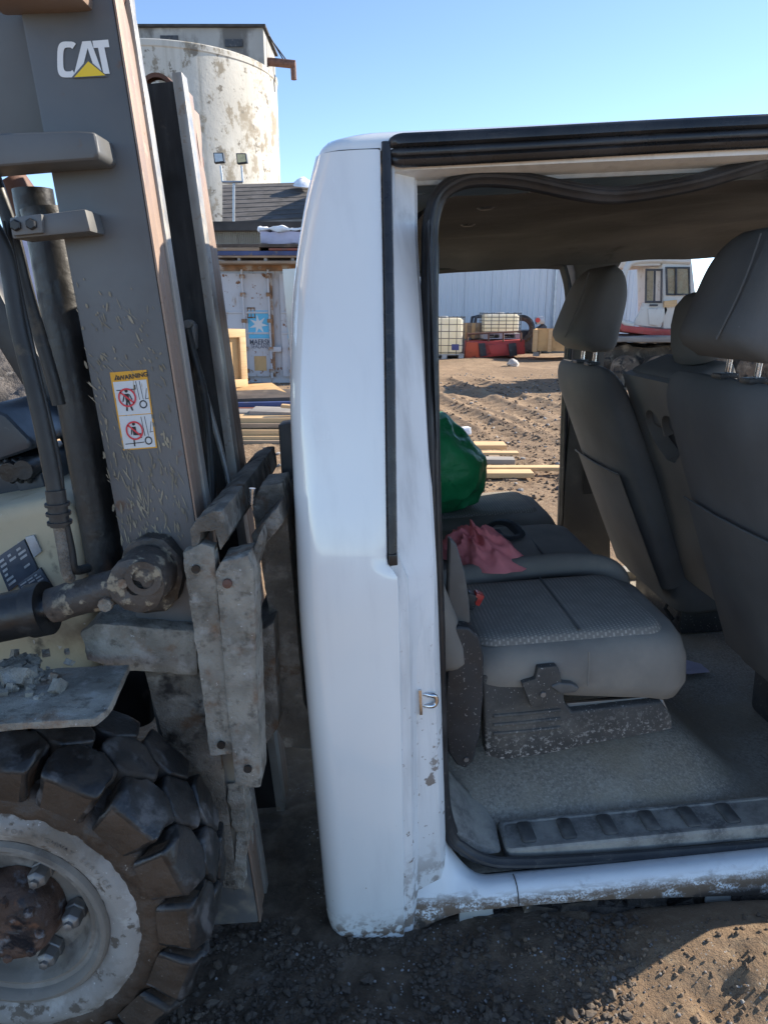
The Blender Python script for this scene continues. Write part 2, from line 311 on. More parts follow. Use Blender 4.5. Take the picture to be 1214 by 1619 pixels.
mat('silo_plaster', (.50, .48, .43), .9, vary=(.25, .1), bump=((1.2, .3, .08), (6., .3, .03)), layers=[((.27, .235, .18), .75, .515, .575, dict(stretch=(1, 1, .7), detail=10, nr=.7)), ((.56, .54, .49), .6, .5, .65, dict(detail=8)), ((.19, .17, .14), 1.6, .57, .63, dict(detail=8, nr=.68)), ((.30, .265, .21), .30, .55, .62, dict(detail=10, nr=.74)), ((.28, .25, .2), .4, .5, .72, dict(stretch=(4, 4, .15), amt=.6)), ((.1, .09, .08), .9, .485, .50, dict(amt=.0))])
mat('head_plaster', (.33, .325, .31), .9, vary=(.4, .12), bump=((2., .3, .05),), layers=[((.13, .125, .118), .55, .44, .58, dict(stretch=(1, 1, .5), detail=8)), ((.45, .44, .41), .9, .55, .7, {})])
mat('roof_slate', (.10, .092, .088), .9, vary=(1.5, .25), bump=((8., .3, .03),), layers=[((.33, .33, .34), 1.6, .66, .70, dict(stretch=(.5, 3, 3))), ((.06, .055, .05), 2.5, .5, .7, {})])
mat('shed_wall', (.50, .49, .44), .7, vary=(1., .1), layers=[((.34, .32, .27), 2., .5, .75, dict(stretch=(3, 3, .3)))])
mat('warehouse_wall', (.62, .655, .69), .55, vary=(.3, .04), bump=((2., .05, .02),), layers=[((.42, .42, .40), .8, .58, .8, dict(stretch=(4, 4, .15), amt=.5))])
mat('dark_timber', (.05, .047, .045), .9, vary=(2., .3))
mat('galv', (.42, .44, .46), .4, .7, vary=(6., .12))
mat('lamp_glass', (.55, .47, .25), .25, vary=(6., .15), bump=())
mat('cage_steel', (.10, .105, .11), .5, .6, vary=(6., .2))
mat('pallet_grey', (.4, .41, .42), .6, vary=(4., .15))
mat('sign_blue', (.06, .07, .22), .5, vary=(4., .1))
mat('red_orange', (.52, .085, .03), .5, vary=(2., .15), layers=[((.2, .05, .03), 6., .55, .7, {}), ((.2, .15, .1), 9., .62, .72, {})])
mat('red_dull', (.40, .05, .045), .55, vary=(2., .2), layers=[((.18, .05, .04), 5., .55, .7, {})])
mat('iron_rust', (.14, .07, .05), .7, vary=(5., .3))
mat('dark_metal', (.035, .038, .045), .5, vary=(4., .4), layers=[((.15, .14, .13), 8., .58, .7, {})])
mat('machine_white', (.56, .55, .51), .5, vary=(1.5, .07), layers=[((.36, .31, .24), 4., .55, .7, dict(amt=.6)), ((.22, .11, .06), 6., .66, .7, {})])
mat('machine_red', (.36, .055, .05), .55, vary=(2., .2), layers=[((.26, .17, .12), 4., .5, .7, {})])
mat('machine_mud', (.12, .09, .065), .95, vary=(3., .4), bump=((14., .8, .04),), layers=[((.26, .2, .14), 5., .5, .7, {}), ((.03, .027, .024), 7., .55, .65, {})])
mat('glass_amber', (.22, .165, .09), .12, vary=(2., .25), bump=(), layers=[((.34, .28, .18), 3., .45, .7, {})])
mat('stone_pale', (.5, .47, .43), .9, vary=(3., .15), bump=((20., .4, .02),))
mat('pile_grey', (.10, .088, .08), .95, vary=(3., .4), bump=((12., 1., .06), (50., .6, .02)), layers=[((.22, .2, .18), 9., .55, .7, {})])

def weave():
    n = NT('seat_weave'); c = n.co(); s = n.sep(c)
    def wav(x, k): return n.ma('SINE', n.ma('MULTIPLY', x, k))
    row = wav(s[0], 2*math.pi/.0095); colm = wav(n.ma('ADD', s[1], n.ma('MULTIPLY', n.ma('FLOOR', n.ma('MULTIPLY', s[0], 1/.0095)), .0045)), 2*math.pi/.0078)
    d = n.rng(n.ma('MULTIPLY', n.rng(row, -.3, .5), n.rng(colm, -.5, .3)), .25, .75)
    d = n.ma('MULTIPLY', d, n.rng(n.noise(c, 22.), .3, .65, .25, 1.))
    col = n.mix(d, (.23, .21, .18), (.42, .38, .325)); col = n.mix(n.ma('MULTIPLY', n.rng(n.noise(c, 6.), .45, .8), .5), col, (.36, .32, .26))
    MATS['seat_weave'] = n.fin(col, .95, n.bump(d, .2, .0005), Specular_IOR_Level=.15)
weave()
def ground_mat():
    n = NT('ground_dirt'); c = n.co(); s = n.sep(c)
    big = n.noise(c, .5, 5); mid = n.noise(c, 3.2, 6, .62); fine = n.noise(c, 26., 6, .65)
    col = n.mix(n.rng(big, .35, .65), (.215, .148, .094), (.315, .22, .14))
    col = n.mix(n.rng(mid, .42, .68), col, (.185, .125, .08)); col = n.mix(n.rng(fine, .48, .7), col, (.33, .245, .16))
    # darker round the machine: wet mud, with the cab's shade put into its colour
    dx = n.ma('SUBTRACT', s[0], -.72); dy = n.ma('SUBTRACT', s[1], 1.15)
    r = n.ma('SQRT', n.ma('ADD', n.ma('MULTIPLY', n.ma('MULTIPLY', dx, dx), .62), n.ma('MULTIPLY', n.ma('MULTIPLY', dy, dy), 1.6)))
    r = n.ma('ADD', r, n.rng(n.noise(c, 2.4, 5), 0, 1, -.28, .28))
    wet = n.rng(r, 1.02, .66)
    wc = n.mix(n.rng(n.noise(c, 16., 6, .65), .4, .66), (.085, .064, .046), (.17, .13, .094)); wc = n.mix(n.rng(n.noise(c, 5., 7, .7), .56, .68), wc, (.19, .165, .135))
    col = n.mix(wet, col, wc)
    st = n.voro(c, 90.); col = n.mix(n.ma('MULTIPLY', n.rng(st, .22, .12), n.rng(n.noise(c, 9.), .5, .62)), col, (.42, .40, .37))
    nor = n.bump(n.noise(c, 9., 8, .7), .6, .05); nor = n.bump(n.noise(c, 60., 6, .7), .7, .012, nor); nor = n.bump(n.noise(c, 260., 4, .7), .5, .003, nor)
    MATS['ground_dirt'] = n.fin(col, n.ma('SUBTRACT', .95, n.ma('MULTIPLY', wet, .2)), nor, Specular_IOR_Level=.25)
ground_mat()
def tank_mat():
    n = NT('tank_plastic'); c = n.co()
    col = n.mix(n.rng(n.noise(c, 1.6, 3), .35, .65), (.88, .83, .70), (.92, .90, .85))
    n.fin(col, .45, Subsurface_Weight=.0); tr = n.nd('ShaderNodeBsdfTranslucent'); n.put(tr.inputs[0], (.95, .90, .74)); mx = n.nd('ShaderNodeMixShader'); mx.inputs[0].default_value = .5
    n.t.links.new(n.b.outputs[0], mx.inputs[1]); n.t.links.new(tr.outputs[0], mx.inputs[2]); n.t.links.new(mx.outputs[0], n.out.inputs[0]); MATS['tank_plastic'] = n.m
tank_mat()

# ------------------------------------------------------------------ ground
def vnoise(x, y, seed=0.):
    xi = np.floor(x); yi = np.floor(y); fx = x-xi; fy = y-yi; fx = fx*fx*(3-2*fx); fy = fy*fy*(3-2*fy)
    def h(i, j):
        q = np.sin(i*127.1+j*311.7+seed*74.7)*43758.5453; return q-np.floor(q)
    return (h(xi, yi)*(1-fx)+h(xi+1, yi)*fx)*(1-fy)+(h(xi, yi+1)*(1-fx)+h(xi+1, yi+1)*fx)*fy
def fbm(x, y, oct=5, seed=0., gain=.5):
    t = 0; a = 1; s = 0
    for k in range(oct): t = t+a*(vnoise(x*2**k, y*2**k, seed+k)-.5); s += a; a *= gain
    return t/s*2
def sst(x, a, b): t = np.clip((x-a)/(b-a), 0, 1); return t*t*(3-2*t)
def gheight(x, y):
    x = np.asarray(x, float); y = np.asarray(y, float)
    near = 1-sst(np.hypot(x, y-1.2), 2.5, 5)
    z = .026*fbm(x*3.1, y*3.1, 6, 1, .6)*near*(1-.5*sst(x, .35, .6))+.020*np.abs(fbm(x*9., y*9., 5, 5, .6))*near*(1-.6*sst(x, .35, .6))-.006
    far = 1-near
    far2 = far*(1-sst(np.hypot(x, y), 30, 60))
    z += far2*(.05*fbm(x*.8, y*.8, 4, 9)+.045*np.abs(fbm(x*3., y*3., 5, 12, .6))*(1-sst(y, 7, 11)*.75))
    # wheel ruts with lug prints
    for x0, y0, x1, y1, w in ((1.0, 14.5, 2.1, 6.6, .16), (1.55, 14.5, 2.75, 7.0, .16), (.55, 13, 1.35, 7.2, .14), (-.4, 12.4, 4.5, 10.4, .2)):
        L = math.hypot(x1-x0, y1-y0); ux, uy = (x1-x0)/L, (y1-y0)/L
        s = (x-x0)*ux+(y-y0)*uy; d = (x-x0)*-uy+(y-y0)*ux+.08*np.sin(s*.7)
        m = sst(s, 0, .8)*(1-sst(s, L-.8, L))
        z += m*(-.035*np.exp(-(d/w)**2)+.026*np.exp(-((np.abs(d)-w*1.7)/.07)**2)+.018*np.sin(s*22)*np.exp(-(d/w)**4))
    # bank of spoil against the near sill
    z += .105*np.exp(-(((x-1.08)/.46)**2+((y-1.14)/.17)**2)) + .02*np.exp(-(((x-.6)/.2)**2+((y-1.17)/.08)**2))
    # hollow under the cab, and holes in the bank
    z -= .07*sst(x, -.05, .1)*(1-sst(x, 2.1, 2.4))*sst(y, 1.28, 1.36)*(1-sst(y, 3.0, 3.2))
    for hx, hy, hr, hd in ((.62, 1.05, .022, .03), (.67, 1.08, .03, .025), (.60, 1.075, .012, .02), (.52, 1.0, .025, .02), (.75, 1.0, .03, .02), (.71, 1.13, .02, .02), (.83, 1.02, .035, .03)):
        z -= hd*.6*np.exp(-(((x-hx)**2+(y-hy)**2)/hr**2))
    return z
def axis(d0, d1, step, lim, g, base=None):
    out = list(np.arange(d0, d1, step)); s = step; v = out[-1]
    while v < lim: s *= g; v += s; out.append(v)
    s = step; v = d0; lo = []
    while v > -lim: s *= g; v -= s; lo.append(v)
    return np.array(lo[::-1]+out)
gx = axis(-1.3, 2.6, .018, 600, 1.09)
gy = list(np.arange(.75, 1.9, .0125)); v = gy[-1]
while v < 16: v += max(.0125, .0062*v); gy.append(v)
s_ = .1
while v < 900: s_ *= 1.14; v += s_; gy.append(v)
v = .75; s_ = .0125; lo = []
while v > -300: s_ *= 1.25; v -= s_; lo.append(v)
gy = np.array(lo[::-1]+gy)
GX, GY = np.meshgrid(gx, gy); GZ_ = gheight(GX, GY)
nx, ny = len(gx), len(gy)
gme = bpy.data.meshes.new('ground'); gv = np.stack([GX.ravel(), GY.ravel(), GZ_.ravel()], 1)
ii = np.arange(nx*ny).reshape(ny, nx); quads = np.stack([ii[:-1, :-1].ravel(), ii[:-1, 1:].ravel(), ii[1:, 1:].ravel(), ii[1:, :-1].ravel()], 1)
gme.vertices.add(len(gv)); gme.vertices.foreach_set('co', gv.ravel()); gme.loops.add(quads.size); gme.loops.foreach_set('vertex_index', quads.ravel().astype(np.int32))
gme.polygons.add(len(quads)); gme.polygons.foreach_set('loop_start', np.arange(0, quads.size, 4, dtype=np.int32)); gme.polygons.foreach_set('use_smooth', np.ones(len(quads), bool)); gme.update(); gme.validate()
gme.materials.append(MATS['ground_dirt']); go = bpy.data.objects.new('ground', gme); COL.objects.link(go); tag(go, 'churned tan and dark wet dirt of the yard', 'ground', kind='structure')
def gz(x, y): return float(gheight(x, y))

def stones(name, spots, m, label, cat):
    """one joined mesh of many low stones; spots: (x, y, size)"""
    bm = bmesh.new(); bmesh.ops.create_icosphere(bm, subdivisions=1, radius=1.)
    bv = np.array([v.co for v in bm.verts]); bf = [[v.index for v in f.verts] for f in bm.faces]; bm.free(); bf = np.array(bf)
    S = np.array(spots); N = len(S); z = gheight(S[:, 0], S[:, 1])
    V = np.repeat(bv[None], N, 0)*(1+RNG.uniform(-.35, .35, (N, len(bv), 1)))
    V = V*(S[:, 2][:, None, None]*np.stack([RNG.uniform(.7, 1.3, N), RNG.uniform(.7, 1.3, N), RNG.uniform(.45, .9, N)], 1)[:, None, :])
    a = RNG.uniform(0, 6.28, N); ca, sa = np.cos(a)[:, None], np.sin(a)[:, None]
    X = V[:, :, 0]*ca-V[:, :, 1]*sa; Y = V[:, :, 0]*sa+V[:, :, 1]*ca
    V = np.stack([X+S[:, 0][:, None], Y+S[:, 1][:, None], V[:, :, 2]+(z+S[:, 2]*.25)[:, None]], 2).reshape(-1, 3)
    F_ = (bf[None]+(np.arange(N)*len(bv))[:, None, None]).reshape(-1, 3)
    me = bpy.data.meshes.new(name); me.from_pydata(V.tolist(), [], F_.tolist()); me.materials.append(MATS[m]); me.polygons.foreach_set('use_smooth', [len(name) % 2 == 9]*len(me.polygons))
    o = bpy.data.objects.new(name, me); COL.objects.link(o); return tag(o, label, cat, kind='stuff')
mat('grit_pale', (.27, .26, .25), .9, vary=(4., .35), bump=(), layers=[((.12, .10, .09), 2.5, .5, .6, {})])
mat('clod_wet', (.085, .066, .05), .8, vary=(3., .4), bump=((80., .5, .004),))
mat('clod', (.17, .12, .08), .95, vary=(3., .35), bump=((40., .5, .01),))
sp = []
for _ in range(2000):
    x, y = RNG.uniform(-.55, 1.0), RNG.uniform(.7, 1.25)
    if vnoise(np.array(x*5.), np.array(y*5.), 3) > .45: sp.append((x, y, abs(RNG.normal(0, .0012))+.0007))
for _ in range(200): sp.append((RNG.uniform(-.5, .6), RNG.uniform(.72, 1.22), RNG.uniform(.0018, .0042)))
for _ in range(900): sp.append((RNG.uniform(-3, 4.5), RNG.uniform(5, 15), RNG.uniform(.008, .025)))
stones('gravel', sp, 'grit_pale', 'pale specks of gravel scattered over the dark mud', 'gravel')
sp = []
for _ in range(1500): sp.append((RNG.uniform(.2, 1.2), RNG.uniform(.75, 1.22), abs(RNG.normal(0, .0022))+.001))
for _ in range(1500):
    y = RNG.uniform(4.8, 8.5); sp.append((y*RNG.uniform(.05, .34), y, abs(RNG.normal(0, .009))+.003))
for _ in range(700):
    y = RNG.uniform(8.5, 14); sp.append((y*RNG.uniform(.05, .34), y, abs(RNG.normal(0, .011))+.006))
stones('dirt_clods', sp, 'clod', 'crumbled brown clods of turned dirt', 'dirt')
sp = []
for _ in range(9000):
    x, y = RNG.uniform(-.62, .55), RNG.uniform(.70, 1.27)
    if vnoise(np.array(x*7.), np.array(y*7.), 8)+.25*vnoise(np.array(x*25.), np.array(y*25.), 4) > .55: sp.append((x, y, abs(RNG.normal(0, .0032))+.0012))
for _ in range(160): sp.append((RNG.uniform(-.5, .5), RNG.uniform(.72, 1.24), RNG.uniform(.006, .013)))
stones('mud_crumbs', sp, 'clod_wet', 'dark wet crumbs of mud trodden under cab and wheel', 'mud')

# ------------------------------------------------------------------ the truck cab (own frame: x forward, y across, z up)
CAB = thing('truck_cab', 'severed white pickup crew cab without doors resting on the mud', 'truck cab', CAB_O, CAB_E)
CW = 1.86
ZO = [-.095, -.07, .0, .12, .25, .5, .74, .78, .815, .85, .92, 1.0, 1.1, 1.2, 1.3, 1.45, 1.54]
YO = [.045, .028, .016, .006, .0, -.004, -.003, -.001, .004, .0095, .0225, .0375, .0525, .069, .089, .127, .152]
_zz = np.linspace(-.12, 1.6, 345); _ker = np.exp(-.5*(np.arange(-16, 17)/5.0)**2); _ker /= _ker.sum()
def _soft(xs_, ys_): q = np.interp(_zz, xs_, ys_); return np.convolve(np.pad(q, 16, mode='edge'), _ker, mode='valid')
_yo = _soft(ZO, YO)
def yo(z): return itp(z, _zz, _yo)
_xr = _soft([-.095, -.07, .0, .7, 1.12, 1.3, 1.375, 1.445, 1.51, 1.54], [.012, -.008, -.022, -.020, -.006, .013, .026, .043, .060, .078])
def xr(z): return itp(z, _zz, _xr)
def xs(z): return .145+.028*z if z < .80 else lerp(.1674, .150, smooth01((z-.80)/.035)) if z < .835 else .150+(z-.835)*.05
zl = sorted(set(list(np.linspace(-.095, .02, 7))+list(np.linspace(.02, .74, 12))+list(np.linspace(.74, .88, 12))+list(np.linspace(.88, 1.54, 22))))
def corner(name, mir=False):
    m = MB(); rows = []; zk = zl
    for z in zk:
        y0 = yo(z); r = .05; x0 = xr(z); pts = [(xs(z)+.0005, y0+.010), (xs(z), y0+.002), (xs(z)-.004, y0)]
        for t in np.linspace(0, 1, 5)[1:]: pts.append((lerp(xs(z)-.004, x0+r, t), y0-.003*math.sin(math.pi*t)))
        for k in range(1, 9):
            a = math.radians(90*k/8); pts.append((x0+r-r*math.sin(a), y0+r-r*math.cos(a)))
        pts += [(x0, lerp(y0+r, .30, t)) for t in (.33, .66, 1)]
        rows.append([Vector((x, CW-y if mir else y, z+(.012*math.sin(x*30)*0))) for x, y in pts])
    m.grid(rows); return m.build(name, 'cab_white', CAB, 25)
corner('corner_panel'); corner('corner_panel', True)
m = MB()                                            # back panel with its window opening
for (a, b, z0, z1) in ((.30, 1.56, -.03, .90), (.30, .42, .90, 1.36), (1.44, 1.56, .90, 1.36)): m.box2((-.010, a, z0), (.02, b, z1))
m.add([(xr(z)+.002, y, z) for z in (1.36, 1.45, 1.51, 1.54) for y in (.3, 1.56)], [(0, 1, 3, 2), (2, 3, 5, 4), (4, 5, 7, 6)])
m.build('back_panel', 'cab_white', CAB)
# roof skin
def roofring(ins, z): return [p+Vector((0, 0, .010*smooth01((p.x-.25)/.7) if ins >= 0 else 0)) for p in rrect(.078, 2.02, .152, CW-.152, .055+max(0., ins)*.8, z, 8, ins)]
m = MB(); m.rings([roofring(i, z) for i, z in ((-.001, 1.538), (.0, 1.545), (.005, 1.555), (.014, 1.565), (.030, 1.573), (.055, 1.579), (.10, 1.585), (.25, 1.60), (.45, 1.61), (.7, 1.61))], False, True)
m.build('roof', 'cab_white', CAB, 30)
m = MB(); m.tube([Vector((p.x, p.y, 1.5405)) for p in roofring(-.001, 1.54)[9:27]]+[Vector((.185, .1505, 1.5405))], .0016, 6); m.build('roof_seam', 'rubber_black', CAB)
# door jamb behind the corner panel
def jamb(name, mir=False):
    rows = []
    for z in np.linspace(-.05, 1.54, 54):
        y0 = yo(z); x0 = xs(z); lo = smooth01((.80-z)/.12); dent = smooth01((z-.06)/.1)*smooth01((.75-z)/.25); fl = smooth01((.25-z)/.25); hi = smooth01((z-1.38)/.12)
        k = smooth01((z-.60)/.22); pu = (1-lo)
        x3 = lerp(x0+.036, .243, k); y3 = lerp(y0+.046, y0+.064, k)
        pts = [(x0, y0+.004), (x0+.003, y0+.010+.006*pu), (x0+.020, y0+.013+.005*pu), (x0+.0225, y0+.017+.02*pu), (x3, y3), (lerp(.234, .2445, k), lerp(y0+.052, y0+.068, k)), (.243, y0+.062+.01*k), (.249, y0+.078), (.251, y0+.105), (.251, y0+.15), (.22, y0+.22)]
        rows.append([Vector((x+hi*.006, CW-y if mir else y, z)) for x, y in pts])
    m = MB(); m.grid(rows); return m.build(name, 'jamb_white', CAB, 28)
jamb('door_jamb'); jamb('door_jamb', True)
m = MB(); m.grid([[Vector((xs(z)+.002, yo(z)+.002, z)), Vector((xs(z)+.004, yo(z)-.003, z)), Vector((xs(z)+.010, yo(z)-.004, z)), Vector((xs(z)+.018, yo(z)+.0, z)), Vector((xs(z)+.021, yo(z)+.016, z))] for z in np.linspace(.838, 1.552, 40)])
jt = m.build('edge_strip', 'rubber_trim', CAB, 40)
m = MB(); m.box2((xs(.84)+.003, yo(.84)-.006, .826), (xs(.84)+.019, yo(.84)+.012, .848)); m.build('end_cap', 'rubber_trim', jt, bevel=.003)
# rocker, blended into the lower rear corner of the door opening
def rocker(mir=False):
    rows = []
    for x in np.concatenate([np.linspace(.150, .40, 22), np.linspace(.44, 2.15, 30)]):
        u_ = min(1, max(0, (.345-x)/.095)); b = smooth01(u_*1.02); zt = .038+(.115*(1-math.sqrt(max(0, 1-u_*u_))))
        zl_ = itp(x, [.15, .19, .25, .33, .40, .60, .95, 2.2], [-.05, -.034, -.006, .004, .004, -.002, -.032, -.04])+.004*mnoise.noise(Vector((x*22, 3, 0)))
        A = [(.112, zt-.02), (.098, zt-.004), (.080, zt+.005), (.060, zt+.008), (.045, zt+.004), (.036, zt-.006), (.031, zt-.018), (.029, lerp(zt-.018, zl_, .5)), (.030, zl_), (.055, zl_-.003)]
        B = [(.115, zt+.01), (.104, zt), (.092, zt-.012), (.080, lerp(zt, zl_, .22)), (.070, lerp(zt, zl_, .38)), (.060, lerp(zt, zl_, .54)), (.050, lerp(zt, zl_, .68)), (.041, lerp(zt, zl_, .84)), (.036, zl_), (.06, zl_-.003)]
        row = []
        for (ya, za), (yb, zb_) in zip(A, B):
            y = lerp(ya, yb, b); z = lerp(za, zb_, b); row.append(Vector((x, CW-y if mir else y, z)))
        rows.append(row)
    m = MB(); m.grid(rows); return m.build('rocker_panel', 'rocker_white', CAB, 50)
rk = rocker(); rocker(True)
m = MB(); m.tube([(.398, yy, zz) for yy, zz in ((.080, .0435), (.060, .0465), (.045, .0425), (.036, .0325), (.0308, .02), (.0288, .012), (.0298, .006))], .0014, 5); m.build('panel_seam', 'underbody', rk)
for x, w, d in ((.27, .075, .03), (.60, .0, 0), (.83, .10, .035)):
    if w:
        m = MB(); m.box2((x, .045, -.055), (x+w, .05, -.005)); m.build('pinch_flange', 'shed_wall', rk, sub=.02, jit=.004, jsc=40)
m = MB(); m.box2((.05, .07, -.075), (2.15, CW-.07, -.02)); m.build('underbody', 'underbody', CAB, sub=.05, jit=.018, jsc=18)
m = MB()
for k in range(70):
    x = random.uniform(.3, 1.5); m.box((x, random.uniform(.05, .075), random.uniform(-.06, -.02)), (random.uniform(.02, .09), .03, random.uniform(.015, .05)), Matrix.Rotation(random.uniform(-.4, .4), 3, 'Y'))
mc = m.build('caked_mud', 'underbody', CAB, sub=.02, jit=.012, jsc=40); mc['kind'] = 'stuff'
# side rail over the door opening: black rubber drip moulding and white recess
bp = [(y-.008, z) for y, z in [(.168, 1.571), (.152, 1.568), (.1475, 1.561), (.1475, 1.551), (.152, 1.5475), (.156, 1.546), (.152, 1.5435), (.1505, 1.538), (.152, 1.533), (.157, 1.531), (.154, 1.527), (.156, 1.519), (.164, 1.515), (.18, 1.518)]]
m = MB(); rows = []
for x in np.concatenate([np.linspace(.196, .225, 5), np.linspace(.3, 1.95, 14)]):
    t = 1-math.sqrt(max(0, 1-((.225-x)/.03)**2)) if x < .225 else 0
    rows.append([Vector((x, lerp(y, .165, t), lerp(z, 1.543, t*.8)+.004*(1-smooth01((x-.2)/.7)))) for y, z in bp])
rows = [[p-Vector((0, 0, .009-.010*smooth01((p.x-.2)/.7))) for p in r] for r in rows]; m.grid(rows); m.build('drip_moulding', 'rubber_trim', CAB, 50)
m = MB(); m.grid([[Vector((x, y, z)) for y, z in ((.158, 1.55), (.168, 1.508), (.20, 1.502), (.222, 1.498), (.230, 1.492), (.24, 1.492))] for x in np.linspace(.19, 1.95, 20)])
m.build('roof_rail', 'jamb_white', CAB, 25)
m = MB(); m.grid([[Vector((x, CW-y, z)) for y, z in ((.15, 1.56), (.13, 1.50), (.13, 1.44), (.145, 1.43), (.16, 1.44))] for x in np.linspace(.2, 1.98, 12)])
m.build('roof_rail', 'cab_white', CAB, 40)
# rubber seal round the near door opening, hanging loose along the top
seal = [LY(712, 1322, .108), LY(699, 1270, .108), LY(693, 1130, .106), LY(690, 1000, .105), LY(684, 820, .115), LY(680, 640, .135), LY(678, 480, .17), LY(679, 390, .19), LY(682, 345, .198), LY(693, 312, .204), LY(715, 292, .207), LY(752, 281, .209), LY(820, 284, .210), LY(900, 300, .208), LY(960, 308, .206), LY(1020, 303, .206), LY(1100, 288, .207), LY(1170, 268, .209), LY(1240, 248, .210), LY(1330, 236, .210)]
bot = [LY(1320, 1331, .104), LY(1214, 1338, .104), LY(1000, 1354, .104), LY(880, 1362, .104), LY(800, 1364, .104), LY(762, 1358, .105), LY(731, 1341, .106)]
lobe = [(math.cos(a)*(1+.16*math.cos(4*a)), math.sin(a)*(1+.16*math.cos(4*a))) for a in [2*math.pi*k/20 for k in range(20)]]
m = MB(); m.tube(spline(bot+seal, 6), .0135, prof=lobe, up=(0, -1, 0)); m.build('door_seal', 'rubber_black', CAB, 30)
m = MB(); m.tube(spline([p+Vector((.012 if i < 8 else 0, .012, -.008 if i >= 8 else 0)) for i, p in enumerate(seal)], 5), .0075, 10); m.build('seal_lip', 'rubber_black', CAB)
# floor, riser towards the seat, scuff plate with ribs
m = MB(); m.grid([[Vector((x, y, .035)) for y in np.linspace(.10, CW-.1, 12)] for x in np.linspace(.05, 2.15, 16)]); m.build('floor', 'floor_vinyl', CAB)
rows = []
for t in np.linspace(0, 1, 24):
    x = lerp(.27, 1.18, t); k = smooth01((1.12-x)/.2); pr = [(.205, .055), (.222, .062), (.232, .066), (.27, .09), (.33, .128), (.375, .150), (.42, .158), (.55, .160), (.9, .16), (1.75, .16)]
    rows.append([Vector((x-(.10*(y-.23) if y > .23 else 0), y, lerp(.04, z, k)+.004*mnoise.noise(Vector((x*9, y*9, 0))))) for y, z in pr])
m = MB(); m.grid(rows); m.build('floor_riser', 'floor_vinyl', CAB, 60)
sp_ = MB()
sp_.rings([rrect(.392, 1.30, .118, .218, .012, z, 3, i) for i, z in ((0, .04), (0, .070), (.004, .075), (.010, .075), (.013, .072), (.02, .072))], False, True)
scuff = sp_.build('scuff_plate', 'scuff_plastic', CAB, 30)
for px in (828, 893, 960, 1030, 1098, 1165):
    c = LZ(px, 1306, .073); m = MB(); m.rings([rrect(c.x-.017, c.x+.017, .137, .203, .008, z, 3, i) for i, z in ((0, .070), (0, .0765), (.002, .0785))], False, True); m.build('tread_rib', 'rib_rubber', scuff, 40)
m = MB(); m.rings([[Vector((x, y, z)) for x, y, z in ((.285, .118, .07), (.38, .118, .07), (.386, .21, .075), (.36, .30, .09), (.285, .30, .12))], [Vector((x, y, z)) for x, y, z in ((.275, .125, .14), (.33, .13, .085), (.36, .20, .084), (.335, .28, .105), (.275, .29, .2))]], False, True)
m.build('kick_trim', 'scuff_plastic', CAB, 60, bevel=.008)
m = MB(); m.grid([[Vector((.262+.01*s, lerp(.118, .30, s), z)) for s in (0, .3, .6, 1)] for z in np.linspace(.06, 1.42, 16)]); m.build('pillar_trim', 'plastic_black', CAB)
# striker on the jamb
st = LY(676, 1104, .052); m = MB(); m.tube(spline([st+Vector(q) for q in ((-.022, .004, .014), (.004, -.010, .013), (.014, -.010, .008), (.015, -.010, -.006), (.004, -.010, -.012), (-.022, .004, -.012))], 4), .0052, 8)
m.box(st+Vector((-.016, .0, 0)), (.006, .03, .055)); m.build('door_striker', 'steel_bright', CAB, bevel=.001)
# headliner
rows = []
for x in np.linspace(.13, 1.9, 36):
    e = 1-smooth01((x-.13)/.22)
    rows.append([Vector((x, y, itp(y, [.225, .30, .6, .93, 1.3, 1.58, 1.66, 1.70], [1.468, 1.475, 1.487, 1.49, 1.48, 1.452, 1.43, 1.398])-.22*e*e+.012*mnoise.noise(Vector((x*5, y*4, 2))))) for y in list(np.linspace(.235, 1.58, 22))+[1.62, 1.66, 1.685, 1.70]])
m = MB(); m.grid(rows); m.build('headliner', 'headliner', CAB, 80)
for bx_, by_ in ((.40, .30), (.42, .60)):
    m = MB(); m.lathe([(.0, .0), (.012, .0), (.018, .004)], (bx_, by_, 1.452), (0, 0, 1), 12); m.build('trim_clip', 'plastic_black', CAB)
# far side: header trim, pillars
m = MB(); m.tube(spline([(.30, 1.71, 1.18), (.33, 1.71, 1.33), (.42, 1.71, 1.398), (.7, 1.71, 1.408), (.96, 1.71, 1.402), (1.01, 1.71, 1.37), (1.035, 1.715, 1.2), (1.03, 1.74, .8), (1.03, 1.76, .3), (1.0, 1.76, .1)], 6), .014, prof=lobe); m.build('door_seal', 'rubber_black', CAB)
def pillar(name, pts, m_, dy=.10, bev=.012):
    mm = MB(); mm.prism([Vector((x, y, z)) for x, y, z in pts], (0, dy, 0)); return mm.build(name, m_, CAB, bevel=bev)
pillar('door_pillar', [(1.03, 1.70, 1.43), (1.26, 1.70, 1.43), (1.215, 1.70, 1.36), (1.185, 1.71, 1.2), (1.19, 1.725, .8), (1.235, 1.735, .5), (1.26, 1.74, .05), (1.03, 1.74, .05), (1.035, 1.735, .5), (1.05, 1.725, .8), (1.06, 1.71, 1.2), (1.05, 1.70, 1.37)], 'pillar_grey')
m = MB(); m.tube([(1.13, 1.695, 1.30), (1.135, 1.715, .9), (1.14, 1.725, .45)], .016, prof=[(q[0]*.25, q[1]*1.4) for q in lobe], up=(0, -1, 0)); m.build('seat_belt', 'strap_black', CAB)
pillar('door_pillar', [(1.04, .155, 1.53), (1.20, .155, 1.53), (1.17, .155, 1.46), (1.15, .10, 1.0), (1.15, .07, .6), (1.17, .07, .06), (1.06, .07, .06), (1.05, .07, .6), (1.045, .10, 1.0), (1.04, .155, 1.46)], 'jamb_white', .09)
m = MB(); m.box2((.25, 1.72, .02), (2.1, 1.80, .075)); m.build('door_sill', 'scuff_plastic', CAB, bevel=.01)
